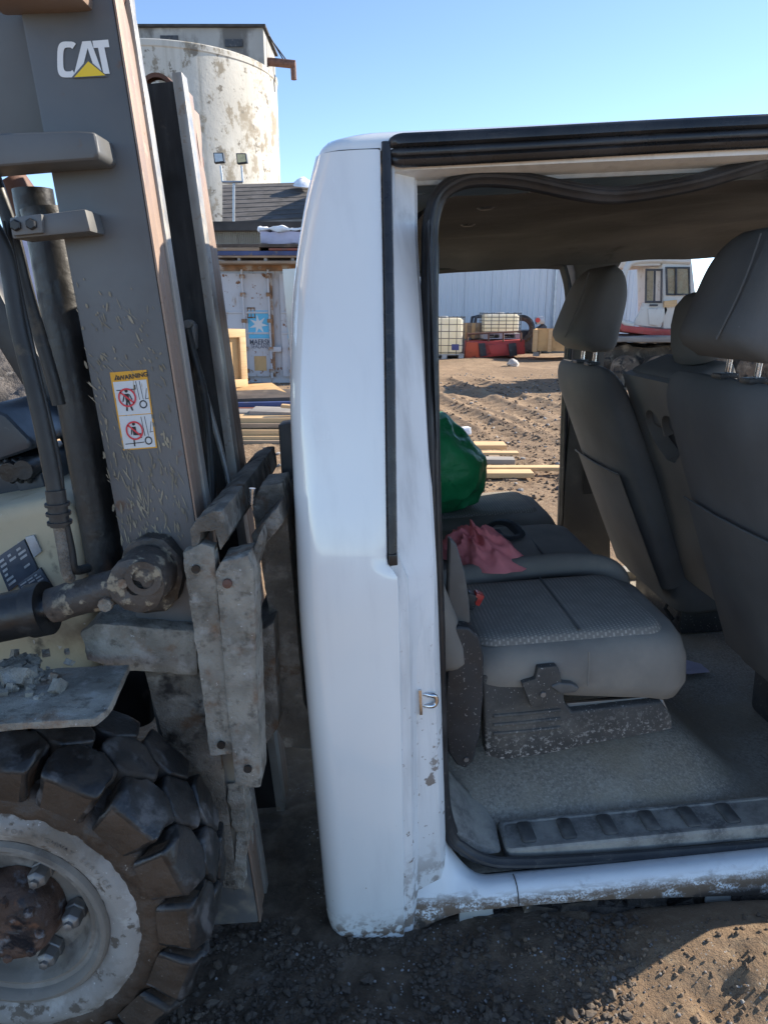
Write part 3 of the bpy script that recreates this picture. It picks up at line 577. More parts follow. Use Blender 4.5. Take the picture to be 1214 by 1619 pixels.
for y0, y1 in ((.15, .22), (CW-.22, CW-.15)):
    m = MB(); m.prism([(1.80, y0, 1.55), (1.93, y0, 1.55), (2.28, y0, .92), (2.28, y0, .75), (2.2, y0, .75), (2.2, y0, .90)], (0, y1-y0, 0)); m.build('windscreen_pillar', 'cab_white', CAB, bevel=.01)
    m = MB(); m.box2((2.12, y0-.05, -.03), (2.2, y1, .80)); m.build('hinge_pillar', 'jamb_white', CAB, bevel=.01)
m = MB(); m.box2((2.17, .2, -.03), (2.21, CW-.2, .42)); m.build('firewall', 'plastic_black', CAB, bevel=.01)

m = MB(); m.prism([(2.16, .64, .35), (1.95, .64, .45), (1.88, .64, .62), (1.92, .64, .80), (2.05, .64, .86), (2.16, .64, .86)], (0, 1.04, 0)); m.build('sun_block_dash', 'plastic_black', CAB, bevel=.03)  # unseen; added, near end left off, to keep sun off the floor
# rear bench: three cushions, backrest, side shield and base
def cushion(name, x0, x1, y0, y1, zt, zb, r, m_, crown=.01, drop=.05, parent=CAB, soft=1.):
    rings_ = []
    for ins, z in ((.035, zb), (.008, zb+.018), (-.004, lerp(zb, zt, .4)), (-.002, lerp(zb, zt, .65)), (.008, zt-.024), (.022, zt-.010), (.045, zt-.002), (.085, zt+crown*.5), (.14, zt+crown)):
        q = rrect(x0, x1, y0, y1, r, z, 7, ins*soft)
        for p in q:
            k = smooth01((p.x-lerp(x0, x1, .45))/(x1-x0)*1.6); p.z -= drop*k*smooth01((zt-p.z)/(zt-zb)*1.3)
            p.z += .006*mnoise.noise(p*7)
        rings_.append(q)
    mm = MB(); mm.rings(rings_, True, True); return mm.build(name, m_, parent, 60)
seat = cushion('rear_seat', .30, .868, .212, .655, .525, .40, .10, 'fabric_grey', .01, .075)
cushion('seat_cushion', .30, .845, .70, 1.13, .535, .42, .07, 'fabric_grey', .012, .03, seat)
cushion('seat_cushion', .30, .845, 1.16, 1.60, .53, .42, .10, 'fabric_grey', .008, .03, seat)
m = MB(); m.tube(spline([(.33, .665, .52), (.5, .672, .535), (.68, .675, .540), (.80, .672, .525), (.845, .665, .49), (.85, .66, .44)], 5), [.035]*26, 14); m.build('bolster', 'fabric_grey', seat)
def insert(x0, x1, y0, y1, z, r=.05):
    mm = MB(); n = 14; rows = []
    mm.rings([rrect(x0, x1, y0, y1, r, z+dz, 5, i) for i, dz in ((-.006, -.012), (0, -.001), (.006, .003), (.03, .005), (.08, .006))], False, True)
    return mm.build('seat_insert', 'seat_weave', seat, 60)
insert(.36, .80, .255, .60, .5325)
m = MB(); m.tube([(.60, y, .5392) for y in np.linspace(.262, .594, 8)], .0028, 6); m.build('seam', 'fabric_dark', seat)
insert(.36, .78, 1.24, 1.53, .537)
for x in (.50, .66):
    m = MB(); m.tube([(x, y, .5445) for y in np.linspace(.76, 1.08, 8)], .003, 6); m.build('seam', 'fabric_dark', seat)
m = MB(); m.tube([(.60+.0*k, .20, z) for k, z in enumerate((.43, .47, .50, .515))], .002, 6); m.build('seam', 'fabric_grey', seat)
# stitched edge of the cushion face is creased; lit strip of pale piping on the far cushion
rows = []
def backrest(name, y0, y1, parent=seat):
    rs = []
    for h, ins in ((0, .03), (.02, .008), (.06, 0), (.45, 0), (.6, .008), (.66, .03), (.69, .07)):
        q = rrect(-.05, .06, y0, y1, .045, 0, 5, ins*.6)
        rs.append([Vector((.285-.30*h+p.x+.0, p.y, .50+h*.93)) for p in q])
    mm = MB(); mm.rings(rs, True, True); return mm.build(name, 'fabric_grey', parent, 60)
backrest('seat_backrest', .17, .66); backrest('seat_backrest', .68, 1.12); backrest('seat_backrest', 1.14, 1.62)
m = MB(); sh = [(712, 1000), (722, 990), (742, 992), (758, 1008), (765, 1040), (764, 1100), (759, 1160), (748, 1205), (736, 1216), (722, 1210), (708, 1190), (702, 1120)]
m.prism([LY(x, y, .185) for x, y in sh], (0, .045, 0)); sd = m.build('side_shield', 'plastic_black', seat, bevel=.008, seg=3)
hb = LY(737, 1201, .183); m = MB(); m.lathe([(.006, 0), (.0055, -.002), (.0, -.002)], hb, (0, 1, 0), 14); m.build('bolt', 'steel_dull', sd)
m = MB(); m.prism([LY(x, y, .215) for x, y in ((710, 850), (722, 862), (735, 905), (742, 950), (744, 985), (730, 992), (706, 990))], (0, .03, 0)); m.build('backrest_side', 'plastic_grey', seat, bevel=.008, seg=3)
bs = [(762, 1068), (790, 1062), (800, 1066), (808, 1080), (842, 1082), (846, 1060), (862, 1052), (876, 1060), (890, 1108), (903, 1126), (1046, 1110), (1060, 1130), (1064, 1152), (1040, 1158), (940, 1176), (860, 1194), (795, 1202), (768, 1196)]
m = MB(); m.prism([LY(x, y, .212) for x, y in bs], (0, .05, 0)); base = m.build('seat_base', 'seat_base', seat, bevel=.007, seg=3)
m = MB()
for k, yy in enumerate((1118, 1132, 1146)): m.tube([LY(780, yy+14, .212), LY(830, yy+10, .212), LY(885, yy+4, .212)], .005, 8)
m.build('base_ribs', 'seat_base', base)
m = MB(); m.prism([LY(x, y, .195) for x, y in ((824, 1080), (846, 1074), (850, 1056), (880, 1053), (886, 1064), (893, 1114), (840, 1120))], (0, .02, 0)); bk = m.build('bracket', 'seat_base', seat, bevel=.005)
m = MB(); m.lathe([(.007, 0), (.006, -.003), (0, -.003)], LY(858, 1098, .193), (0, 1, 0), 14); m.build('bolt', 'steel_dull', bk)
m = MB(); m.prism([LY(x, y, .19) for x, y in ((870, 1086), (884, 1080), (905, 1082), (917, 1089), (910, 1096), (885, 1098))], (0, .03, 0)); m.build('fold_lever', 'plastic_grey', seat, bevel=.006, seg=3)
m = MB(); q = [LY(x, y, .235) for x, y in ((895, 1112), (1046, 1100), (1056, 1124), (905, 1134))]; m.prism(q, (0, .02, -.008)); rl = m.build('floor_rail', 'steel_dull', seat, bevel=.003)
for x, y in ((925, 1122), (1040, 1112)):
    m = MB(); m.lathe([(.011, 0), (.011, -.005), (.0, -.006)], LY(x, y, .233), (0, 1, -.5), 6); m.build('bolt', 'steel_dull', rl)
bk_ = LY(754, 945, .40); m = MB(); m.box(bk_, (.022, .03, .03), Matrix.Rotation(.5, 3, 'Y')); m.build('belt_buckle', 'buckle_red', CAB, bevel=.004)
m = MB(); m.box(bk_+Vector((-.018, 0, -.004)), (.03, .03, .04), Matrix.Rotation(.5, 3, 'Y')); m.build('buckle_body', 'plastic_black', CAB, bevel=.004)

# front seats
def loft_back(wid, H, thick, n=40, pw=3.2, taper=1.):
    """rings of a seat back in (across, along, thickness) coordinates"""
    rs = []
    for t in list(np.linspace(0, .88, 15))+[.92, .95, .975, .99, 1.]:
        w = wid*(.40+.08*math.sin(min(1, t*1.2)*math.pi*.5)+.02*math.sin(t*3)); d = thick*lerp(1.15, .8, t)
        e = 1-smooth01((t-.86)/.14)*0; k = math.sqrt(max(0, 1-max(0, (t-.86)/.14)**2.2)); w *= lerp(.74, 1, k) if t > .86 else 1; d *= max(.12, k)
        ring = []
        for i in range(n):
            a = 2*math.pi*i/n; c, s = math.cos(a), math.sin(a)
            ring.append((math.copysign(abs(c)**(2/pw), c)*w, t*H, math.copysign(abs(s)**(2/pw), s)*d/2))
        rs.append(ring)
    return rs
def front_seat(yc, xt, zt, xb, zb, wid=.54, hy=0., dark='fabric_dark'):
    up = Vector((xt-xb, 0, zt-zb)); H = up.length; up.normalize(); fw = Vector((up.z, 0, -up.x)); O_ = Vector((xb, yc, zb))
    T = lambda q: O_+Vector((0, 1, 0))*q[0]+up*q[1]+fw*q[2]
    mm = MB(); mm.rings([[T(q)+Vector((0, 0, 0)) for q in r] for r in loft_back(wid, H, .13)], True, True); st_ = mm.build('front_seat', dark, CAB, 70)
    rows = []                                       # map-pocket panel on the rear of the seat
    for t in np.linspace(0, 1, 12):
        rows.append([T((s*wid*.40*(1-.06*t), t*H*.60-.03, -.069-.010*math.sin(math.pi*min(1, t*1.02))*(1-s*s)-.004*(1-abs(s)))) for s in np.linspace(-1, 1, 14)])
    mm = MB(); mm.grid(rows); mm.build('map_pocket', dark, st_, 80)
    mm = MB(); mm.tube([T((s*wid*.385, H*.575, -.073-.008*(1-s*s))) for s in np.linspace(-1, 1, 12)], .0035, 8); mm.build('pocket_hem', dark, st_)
    # headrest on two posts, tipped forward
    uh = Vector((.30, 0, .954)); fh = Vector((.954, 0, -.30)); hb = T((hy, H, .012))+Vector((-.03, 0, .045)); rs = []
    for t in np.linspace(0, 1, 21):
        k = (max(0., 1-(1-t/.16)**2)**.5 if t < .16 else 1.) if t < .5 else max(0., 1-((t-.55)/.45)**2.4)**.5 if t > .55 else 1.
        k = max(.03, k); w = .170*(.80+.20*k)*lerp(1.04, .90, t) if t < .5 else .170*lerp(1.04, .90, t)*(.55+.45*k); d = .086*k*lerp(1.08, .80, t)
        rs.append([hb+Vector((0, 1, 0))*math.copysign(abs(math.cos(b))**.68, math.cos(b))*w+uh*(.29*t)+fh*(math.copysign(abs(math.sin(b))**.7, math.sin(b))*d) for b in [2*math.pi*i/36 for i in range(36)]])
    mm = MB(); mm.rings(rs, True, True); hr = mm.build('headrest', dark, st_, 80)
    mm = MB(); mm.tube([hb+Vector((0, -.085-.012*math.sin(t*math.pi), 0))+uh*(.025+.22*t)+fh*(-.0905+.012*t) for t in np.linspace(0, 1, 14)], .0022, 6); mm.build('stitching', dark, hr)
    for s in (-1, 1):
        mm = MB(); mm.tube([T((hy+s*.06, H-.03, .01)), T((hy+s*.06, H-.01, .01)), T((hy+s*.06, H, .012))+Vector((.012, 0, .085))], .0065, 12); mm.build('headrest_post', 'steel_bright', st_)
        mm = MB(); mm.box(T((hy+s*.06, H+.002, .01)), (.045, .045, .012)); mm.build('post_guide', 'plastic_black', st_, bevel=.004)
    # seat cushion in front and its base
    mm = MB(); q = rrect(xb-.02, xb+.50, yc-wid*.46, yc+wid*.46, .08, 0, 6); mm.rings([[Vector((p.x, p.y, z+.08*(p.x-xb))) for p in rrect(xb-.02, xb+.50, yc-wid*.46, yc+wid*.46, .08, 0, 6, i)] for i, z in ((.03, zb-.12), (0, zb-.09), (0, zb+.01), (.03, zb+.04), (.1, zb+.045))], True, True); mm.build('seat_cushion', dark, st_, 60)
    mm = MB(); mm.box2((xb+.02, yc-wid*.36, .04), (xb+.42, yc+wid*.36, zb-.10)); mm.build('seat_frame', 'plastic_black', st_, bevel=.02)
    mm = MB(); mm.tube([T((-wid*.3, -.06, -.03)), T((-wid*.3+.01, -.10, -.06)), T((-wid*.3, -.15, -.05))], .007, 8); mm.build('strap_end', 'strap_black', st_)
    return st_
front_seat(.425, .985, 1.075, 1.25, .30, .61, -.05); front_seat(1.35, .962, 1.045, 1.27, .25, .58, -.03)
# middle seat with its folded console and two cup holders
up = Vector((-.26, 0, .77)).normalized(); fw = Vector((up.z, 0, -up.x)); O_ = Vector((1.33, .90, .30)); T = lambda q: O_+Vector((0, 1, 0))*q[0]+up*q[1]+fw*q[2]
def mblock(name, w, h0, h1, t0, t1, m_, par, bev=.02): mm = MB(); mm.hexa([T((-w, h0, t0)), T((w, h0, t0)), T((w, h1, t0)), T((-w, h1, t0)), T((-w, h0, t1)), T((w, h0, t1)), T((w, h1, t1)), T((-w, h1, t1))]); return mm.build(name, m_, par, 50, bev, seg=4)
ms = mblock('middle_seat', .20, 0, .50, -.06, .08, 'console_grey', CAB)
mblock('seat_top', .20, .60, .80, -.045, .10, 'fabric_dark', ms, .03)
mblock('console_back', .15, .50, .60, -.02, .06, 'plastic_black', ms, .01)
out = [(-.20, .485), (.20, .485), (.20, .62), (.20, .79), (-.20, .79), (-.20, .62)]; hole = []
for cx_ in (.058, -.058):
    for k in range(15):
        a = math.radians(-25+k*230/14) if cx_ > 0 else math.radians(-25+k*230/14)
        hole.append((cx_+.055*math.cos(a), .625+.055*math.sin(a)))
hole = [p for p in hole if True]; hole += [(-.09, .565), (-.02, .515), (.03, .515), (.09, .56)]
mm = MB(); n1 = len(out); n2 = len(hole); pts = out+hole
bmx = bmesh.new(); vs_ = [bmx.verts.new(T((a, b, -.066))) for a, b in pts]
es_ = [bmx.edges.new((vs_[i], vs_[(i+1) % n1])) for i in range(n1)]+[bmx.edges.new((vs_[n1+i], vs_[n1+(i+1) % n2])) for i in range(n2)]
bmesh.ops.triangle_fill(bmx, edges=es_, use_beauty=True); bmx.verts.index_update()
mm.add([v.co.copy() for v in bmx.verts], [tuple(v.index for v in f.verts) for f in bmx.faces]); bmx.free()
mm.rings([[T((a, b, -.066)) for a, b in hole], [T((a*.97, .6+(b-.6)*.95, -.02)) for a, b in hole]], False, False)
mm.rings([[T((a, b, -.066)) for a, b in out], [T((a, b, -.03)) for a, b in out]], False, False); mm.build('cup_holder', 'console_grey', ms, 30)
m = MB(); m.rings([[T((-.06+math.cos(b)*.115*k, (.80+.19*t), .06+.04*t+math.sin(b)*.055*k)) for b in [2*math.pi*i/24 for i in range(24)]] for t, k in ((0, .5), (.06, .9), (.3, 1), (.6, .95), (.85, .75), (.97, .4), (1, .1))], True, True); m.build('headrest', 'fabric_dark', ms, 80)

# things lying on the bench
def heap(name, c, rx, ry, h, m_, label, cat, seed, folds=7, sharp=80, sk=0., n=90, rr=34):
    t_ = MB(); rnd = random.Random(seed); ph = [rnd.uniform(0, 6.28) for _ in range(6)]; rs = []
    for j in range(rr+1):
        r = j/rr; ring = []
        for i in range(n):
            a = 2*math.pi*i/n; R_ = 1+.10*math.sin(2*a+ph[0])+.09*math.sin(3*a+ph[1])+.05*math.sin(5*a+ph[2])
            fo = abs(math.sin(folds*.5*a+ph[3]+1.2*mnoise.noise(Vector((r*2.5, a, seed)))))
            z = h*(1-r**2.2)*(.72+.28*mnoise.noise(Vector((math.cos(a)*r*2.2+3, math.sin(a)*r*2.2, seed))))+h*.20*(.5-fo)*math.sin(math.pi*min(1, r*1.05))*1.1+h*.45*(.25-abs(mnoise.noise(Vector((math.cos(a)*r*3.0, math.sin(a)*r*3.0, seed*1.7)))))*(1-r)**.4+h*.06*mnoise.noise(Vector((math.cos(a)*r*9, math.sin(a)*r*9, seed)))
            ring.append(Vector((c[0]+math.cos(a)*rx*R_*r+sk*z, c[1]+math.sin(a)*ry*R_*r, c[2]+max(z, .002*rnd.random())))-Vector(c))
        rs.append(ring)
    t_.rings(rs[1:], False, False); t_.add([rs[1][i] for i in range(n)], [tuple(range(n))])
    o = t_.build(name, m_, None, sharp); o.matrix_world = Matrix.Translation(CAB_O) @ (CAB_M.to_4x4()) @ Matrix.Translation(Vector(c)); return tag(o, label, cat)
heap('crumpled_cloth', (.485, .80, .548), .125, .17, .105, 'cloth_pink', 'crumpled pink-red cloth lying on the middle of the rear bench', 'cloth', 5, 9, sk=-.35)
m = MB()
stp = spline([LZ(*q) for q in ((770, 835, .56), (783, 826, .575), (800, 826, .58), (812, 834, .57), (822, 846, .557), (806, 850, .556), (790, 846, .558), (782, 838, .566))], 5)
m.tube(stp, .012, prof=[(q[0]*.3, q[1]*1.2) for q in lobe]); so = m.build('strap', 'strap_black', None); so.matrix_world = Matrix.Translation(CAB_O) @ CAB_M.to_4x4(); tag(so, 'dark webbing strap curled beside the pink cloth', 'strap')
# green nylon sack propped on the far end of the bench
m = MB(); rs = []; ol = [(640, 640), (700, 652), (716, 668), (744, 693), (764, 716), (762, 740), (757, 768), (748, 786), (730, 797), (705, 806), (640, 815)]
for t in np.linspace(-1, 1, 23):
    k = math.sqrt(max(0, 1-abs(t)**2.6)); ring = []
    cc = LY(690, 735, 1.36)
    dense = []
    for i in range(len(ol)):
        a, b = ol[i], ol[(i+1) % len(ol)]
        for u_ in (0, .25, .5, .75): dense.append((lerp(a[0], b[0], u_), lerp(a[1], b[1], u_)))
    for i, (px, py) in enumerate(dense):
        q = LY(px, py, 1.36); d = (q-cc)*(.15+.85*k); nn = abs(mnoise.noise(Vector((d.x*11, d.z*11, t*2.2))))
        ring.append(cc+d*(1-.16*nn*(1 if k < .97 else .25))+Vector((0, t*.17, 0))+Vector((0, .05*nn-.02, 0)))
    rs.append(ring)
m.rings(rs, True, True); gb = m.build('nylon_sack', 'nylon_green', None, 60, 0, .02, .022, 5.); gb.matrix_world = Matrix.Translation(CAB_O) @ CAB_M.to_4x4(); tag(gb, 'bulging dark green nylon sack at the far end of the rear bench', 'sack')
m = MB(); pq = [LZ(x, y, .045) for x, y in ((1040, 1062), (1066, 1040), (1108, 1050), (1122, 1066), (1090, 1070))]; m.rings([[p+Vector((0, 0, .018*random.random())) for p in pq], [lerp(pq[0], p, .5)+Vector((0, 0, .03*random.random())) for p in pq]], True, True)
pp = m.build('paper_scrap', 'wrap_lilac', None, sub=.02, jit=.008, jsc=30); pp.matrix_world = Matrix.Translation(CAB_O) @ CAB_M.to_4x4(); tag(pp, 'crumpled pale plastic scrap on the cab floor under the cushion', 'scrap')

# ------------------------------------------------------------------ the forklift (faces +x, mast tipped back)
FL = thing('forklift', 'muddy grey forklift with its mast against the white cab', 'forklift', (-.6, 1.25, 0)); fr = rel(FL)
UP = Vector((-.079, 0, .9969)); FW = Vector((.9969, 0, .079)); B0 = Vector((-.260, 0, .08))
def MT(u, Y, w): return fr(B0+FW*u+UP*w+Vector((0, Y, 0)))
def mbox(mm, u0, u1, Y0, Y1, w0, w1, mi=0): return mm.hexa([MT(u0, Y0, w0), MT(u1, Y0, w0), MT(u1, Y0, w1), MT(u0, Y0, w1), MT(u0, Y1, w0), MT(u1, Y1, w0), MT(u1, Y1, w1), MT(u0, Y1, w1)], mi)
def fprism(pxs, Y, dep, name, m_, parent=FL, bevel=.004, sub=0, jit=0, jsc=20., sharp=35, seg=2):
    mm = MB(); mm.prism([fr(P(x, y, Y)) for x, y in pxs], (0, dep, 0)); return mm.build(name, m_, parent, sharp, bevel, sub, jit, jsc, seg)
def ftube(pts, r, name, m_, parent=FL, n=16, sm=True, sub=0, jit=0, jsc=40.):
    mm = MB(); q = [fr(P(*p)) for p in pts]; mm.tube(spline(q, 6) if sm and len(q) > 2 else q, r, n); return mm.build(name, m_, parent, 40, 0, sub, jit, jsc)
# near rail: outer channel web, then the nested rail edges facing forward
m = MB(); mbox(m, -.142, -.004, 1.200, 1.232, -.02, 2.2); web = m.build('mast_rail', 'mast_paint', FL, bevel=.006)
m = MB(); mbox(m, -.30, -.137, 1.245, 1.27, 1.475, 2.2); m.build('mast_tie', 'mast_paint', web, bevel=.004)
def rail_edge(name, m_, u, Y0, Y1, w1, parent, notch=True, du=.02):
    """front edge of a rail; a roller recess is scooped out near its top"""
    mm = MB(); prof = []
    for w in list(np.linspace(-.02, 1.50, 9))+list(np.linspace(1.52, w1, 12)):
        k = math.exp(-((w-(w1-.10))/.045)**2) if notch else 0
        prof.append((w, Y1-(Y1-Y0)*.55*k))
    rows = [[MT(u-du, Y0, w), MT(u, Y0, w), MT(u, y1, w), MT(u-du, y1, w)] for w, y1 in prof]
    mm.rings(rows, True, True); return mm.build(name, m_, parent, 30, .002)
rail_edge('rail_edge', 'rail_rust', .0, 1.2005, 1.230, 2.2, web, False, .004)
rail_edge('rail_edge', 'rail_rust', -.004, 1.235, 1.272, 1.80, web)
rail_edge('rail_edge', 'rail_steel', .0, 1.277, 1.306, 1.73, web)
rail_edge('rail_edge', 'rail_steel', -.010, 1.316, 1.336, 1.68, web, False)
m = MB(); mbox(m, -.10, -.02, 1.31, 1.34, 0, 1.66); m.build('inner_rail', 'mast_black', web, bevel=.004)
# far rail
m = MB(); mbox(m, -.115, -.003, 1.56, 1.59, -.02, 1.655); mbox(m, -.115, -.09, 1.535, 1.56, -.02, 1.65); far = m.build('mast_rail', 'mast_black', FL, bevel=.004)
rail_edge('rail_edge', 'rail_steel', .003, 1.545, 1.585, 1.665, far, False)
rail_edge('rail_edge', 'rail_rust', .0, 1.592, 1.630, 1.645, far)
rail_edge('rail_edge', 'rail_rust', -.004, 1.637, 1.685, 1.625, far)
m = MB(); mbox(m, -.08, -.03, 1.63, 1.66, 0, 1.6); m.build('inner_rail', 'mast_black', far, bevel=.004)
m = MB(); m.lathe([(.026, -.010), (.034, -.010), (.036, .010), (.026, .010)], MT(-.055, 1.575, 1.64), (0, 1, 0), 28); m.build('pulley', 'iron_rust', far)
for Y, w in ((1.275, 1.70), (1.61, 1.56), (1.66, 1.53)):
    m = MB(); m.lathe([(.0, -.012), (.034, -.012), (.038, -.008), (.038, .008), (.034, .012), (0, .012)], MT(-.042, Y, w), (0, 1, 0), 28); m.build('mast_roller', 'iron_rust', FL)
# cross members between the rails, chains and hoses in the gap
for w in (.62, 1.12): m = MB(); mbox(m, -.14, -.11, 1.232, 1.56, w, w+.09); m.build('cross_member', 'mast_black', FL, bevel=.005)
m = MB()
for k in range(46):
    w = .35+k*.027; mbox(m, -.075+.004*(k % 2), -.055, 1.46, 1.485, w, w+.021)
ch = m.build('lift_chain', 'mast_black', FL, bevel=.003)
ftube([(296, 520, 1.50), (306, 560, 1.50), (322, 620, 1.49), (331, 690, 1.48), (336, 760, 1.46), (337, 810, 1.44)], .009, 'hydraulic_hose', 'hose_black')
ftube([(303, 545, 1.53), (330, 640, 1.52), (352, 720, 1.50), (366, 780, 1.48)], .006, 'hydraulic_hose', 'rail_steel')
ftube([(290, 640, 1.42), (300, 700, 1.41), (318, 790, 1.40)], .007, 'hydraulic_hose', 'rail_steel')
fprism([(275, 512), (300, 506), (308, 514), (309, 552), (300, 556), (280, 530)], 1.50, .03, 'hose_bracket', 'mast_paint', bevel=.004)
m = MB(); m.lathe([(.008, -.01), (.008, .02)], fr(P(298, 512, 1.49)), (0, 1, 0), 14, cap0=True); m.build('bolt', 'steel_dull', FL)
# second web seen behind the flange gap
# decal lettering on the upper rail
D0 = P(92, 102, 1.197); yd = 1.1975
ex, ey = FW, UP
def on_web(px, py, off=.0): return fr(P(px, py, 1.199-off))
def wpoly(name, pts, mt, off): mm = MB(); mm.add([on_web(x, y, off) for x, y in pts], [tuple(range(len(pts)))]); return mm.build(name, mt, web, None)
mm = MB(); oc = []; ic = []                         # letter C: a bent band
for k in range(25):
    a = math.radians(50+260*k/24); c_, s_2 = math.cos(a), math.sin(a); q = lambda h: math.copysign(abs(h)**.55, h)
    oc.append((107.5+16.5*q(c_), 94-28.5*q(s_2))); ic.append((108.5+8.*q(c_), 94-19.*q(s_2)))
mm.add([on_web(*p, .0006) for p in oc+ic], [(k, k+1, k+26, k+25) for k in range(24)]); mm.build('letter', 'decal_white', web, None)
wpoly('letter', [(117, 120), (130.5, 65.5), (144, 64.5), (163, 117), (153, 118), (139, 76), (128, 119.5)], 'decal_white', .0006)
wpoly('letter', [(146.5, 64.5), (171.5, 62.5), (173.5, 74.5), (148.5, 76)], 'decal_white', .00062); wpoly('letter', [(155.5, 75.6), (165.5, 75), (174, 116.5), (164, 117)], 'decal_white', .0009)
m = MB(); q = [on_web(x, y, .0012) for x, y in ((113, 123.5), (171, 121), (139, 93))]; m.add(q, [(0, 1, 2)]); m.build('decal_border', 'mast_paint', web, None)
m = MB(); q = [on_web(x, y, .0018) for x, y in ((118, 122), (167, 119), (140, 97))]; m.add(q, [(0, 1, 2)]); m.build('decal_triangle', 'decal_yellow', web, None)
# warning decal: pixel sheet with its pictograms
W4 = [(174, 589), (232, 584.5), (249, 708), (195, 712)]
def wq(u, v, off):      # decal plane: u across 0..1, v down 0..1
    a = (lerp(W4[0][0], W4[1][0], u), lerp(W4[0][1], W4[1][1], u)); b = (lerp(W4[3][0], W4[2][0], u), lerp(W4[3][1], W4[2][1], u))
    return on_web(lerp(a[0], b[0], v), lerp(a[1], b[1], v), off)
def dpoly(pts, off, mm): mm.add([wq(u, v, off) for u, v in pts], [tuple(range(len(pts)))])
m = MB(); dpoly([(0, 0), (1, 0), (1, 1), (0, 1)], .0006, m); wd = m.build('warning_decal', 'decal_orange', web, None)
m = MB(); dpoly([(.04, .125), (.96, .125), (.96, .555), (.04, .555)], .0012, m); dpoly([(.04, .565), (.96, .565), (.96, .985), (.04, .985)], .0012, m); m.build('decal_panel', 'decal_sheet', wd, None)
AS = 2.05
def dline(mm, a, b, w, off=.0024):
    (u0, v0), (u1, v1) = a, b; dx, dy = u1-u0, (v1-v0)*AS; L_ = math.hypot(dx, dy) or 1; nx_, ny_ = -dy/L_*w/2, dx/L_*w/2/AS
    dpoly([(u0+nx_, v0+ny_), (u1+nx_, v1+ny_), (u1-nx_, v1-ny_), (u0-nx_, v0-ny_)], off, mm)
def dring(mm, c, r, w, off=.0028, n=26):
    o_ = [(c[0]+r*math.cos(2*math.pi*k/n), c[1]+r*math.sin(2*math.pi*k/n)/AS) for k in range(n)]; i_ = [(c[0]+(r-w)*math.cos(2*math.pi*k/n), c[1]+(r-w)*math.sin(2*math.pi*k/n)/AS) for k in range(n)]
    mm.add([wq(*p, off) for p in o_+i_], [(k, (k+1) % n, (k+1) % n+n, k+n) for k in range(n)])
def ddisc(mm, c, r, off=.0020, n=16): dpoly([(c[0]+r*math.cos(2*math.pi*k/n), c[1]+r*math.sin(2*math.pi*k/n)/AS) for k in range(n)], off, mm)
bl = MB(); rd = MB(); wh = MB()
dpoly([(.09, .105), (.16, .03), (.235, .105)], .0012, bl); dpoly([(.15, .06), (.17, .06), (.165, .085), (.155, .085)], .0018, wh); ddisc(wh, (.16, .094), .012, .0018)
put_text('lettering', 'WARNING', .0102, 'decal_black', wd, (wq(.61, .072, .0014)), FW*.9969+UP*.06, UP, 1.0, .0003, 1.0)
for k, (cy, sit) in enumerate(((.335, 0), (.76, 1))):
    cx = .36 if not sit else .42
    ddisc(bl, (cx, cy-.085), .045)
    if not sit:
        dpoly([(cx-.06, cy-.05), (cx+.06, cy-.05), (cx+.05, cy+.05), (cx-.05, cy+.05)], .0018, bl)
        dline(bl, (cx-.07, cy-.04), (cx-.13, cy+.05), .035, .0018); dline(bl, (cx+.07, cy-.04), (cx+.13, cy+.03), .03, .0018)
        dline(bl, (cx-.02, cy+.04), (cx-.06, cy+.17), .05, .0018); dline(bl, (cx+.02, cy+.04), (cx+.1, cy+.17), .05, .0018); dline(bl, (.10, .235), (.62, .235), .025, .0016); dline(bl, (.62, .18), (.62, .24), .03, .0016)
    else:
        dpoly([(cx-.06, cy-.05), (cx+.05, cy-.05), (cx+.05, cy+.06), (cx-.05, cy+.06)], .0018, bl); dline(bl, (cx, cy+.05), (cx+.17, cy+.05), .05, .0018); dline(bl, (cx+.16, cy+.05), (cx+.16, cy+.1), .045, .0018); dline(bl, (cx-.07, cy-.03), (cx-.1, cy+.05), .03, .0018)
        dline(bl, (.10, .925), (.66, .915), .022, .0016); dline(bl, (cx-.05, cy+.1), (cx-.06, cy+.2), .04, .0016)
    dring(rd, (cx, cy), .25, .045); a = math.radians(42); dline(rd, (cx-.23*math.cos(a), cy-.23*math.sin(a)/AS), (cx+.23*math.cos(a), cy+.23*math.sin(a)/AS), .045, .0028)
    wy = cy+.10+(.04 if sit else 0); dring(bl, (.78, wy), .11, .035, .0016)
    dline(bl, (.66, cy-.2 if not sit else cy-.17), (.70, wy-.06), .016, .0016); dline(bl, (.76, cy-.2 if not sit else cy-.17), (.80, wy-.06), .016, .0016); dline(bl, (.93, cy-.10), (.86, cy+.04), .016, .0016); dline(bl, (.88, cy+.03), (.95, cy+.03), .016, .0016)
bl.build('pictogram', 'decal_black', wd, None); rd.build('prohibition_mark', 'decal_red', wd, None); wh.build('warning_mark', 'decal_orange', wd, None)
m = MB(); rq = random.Random(3)
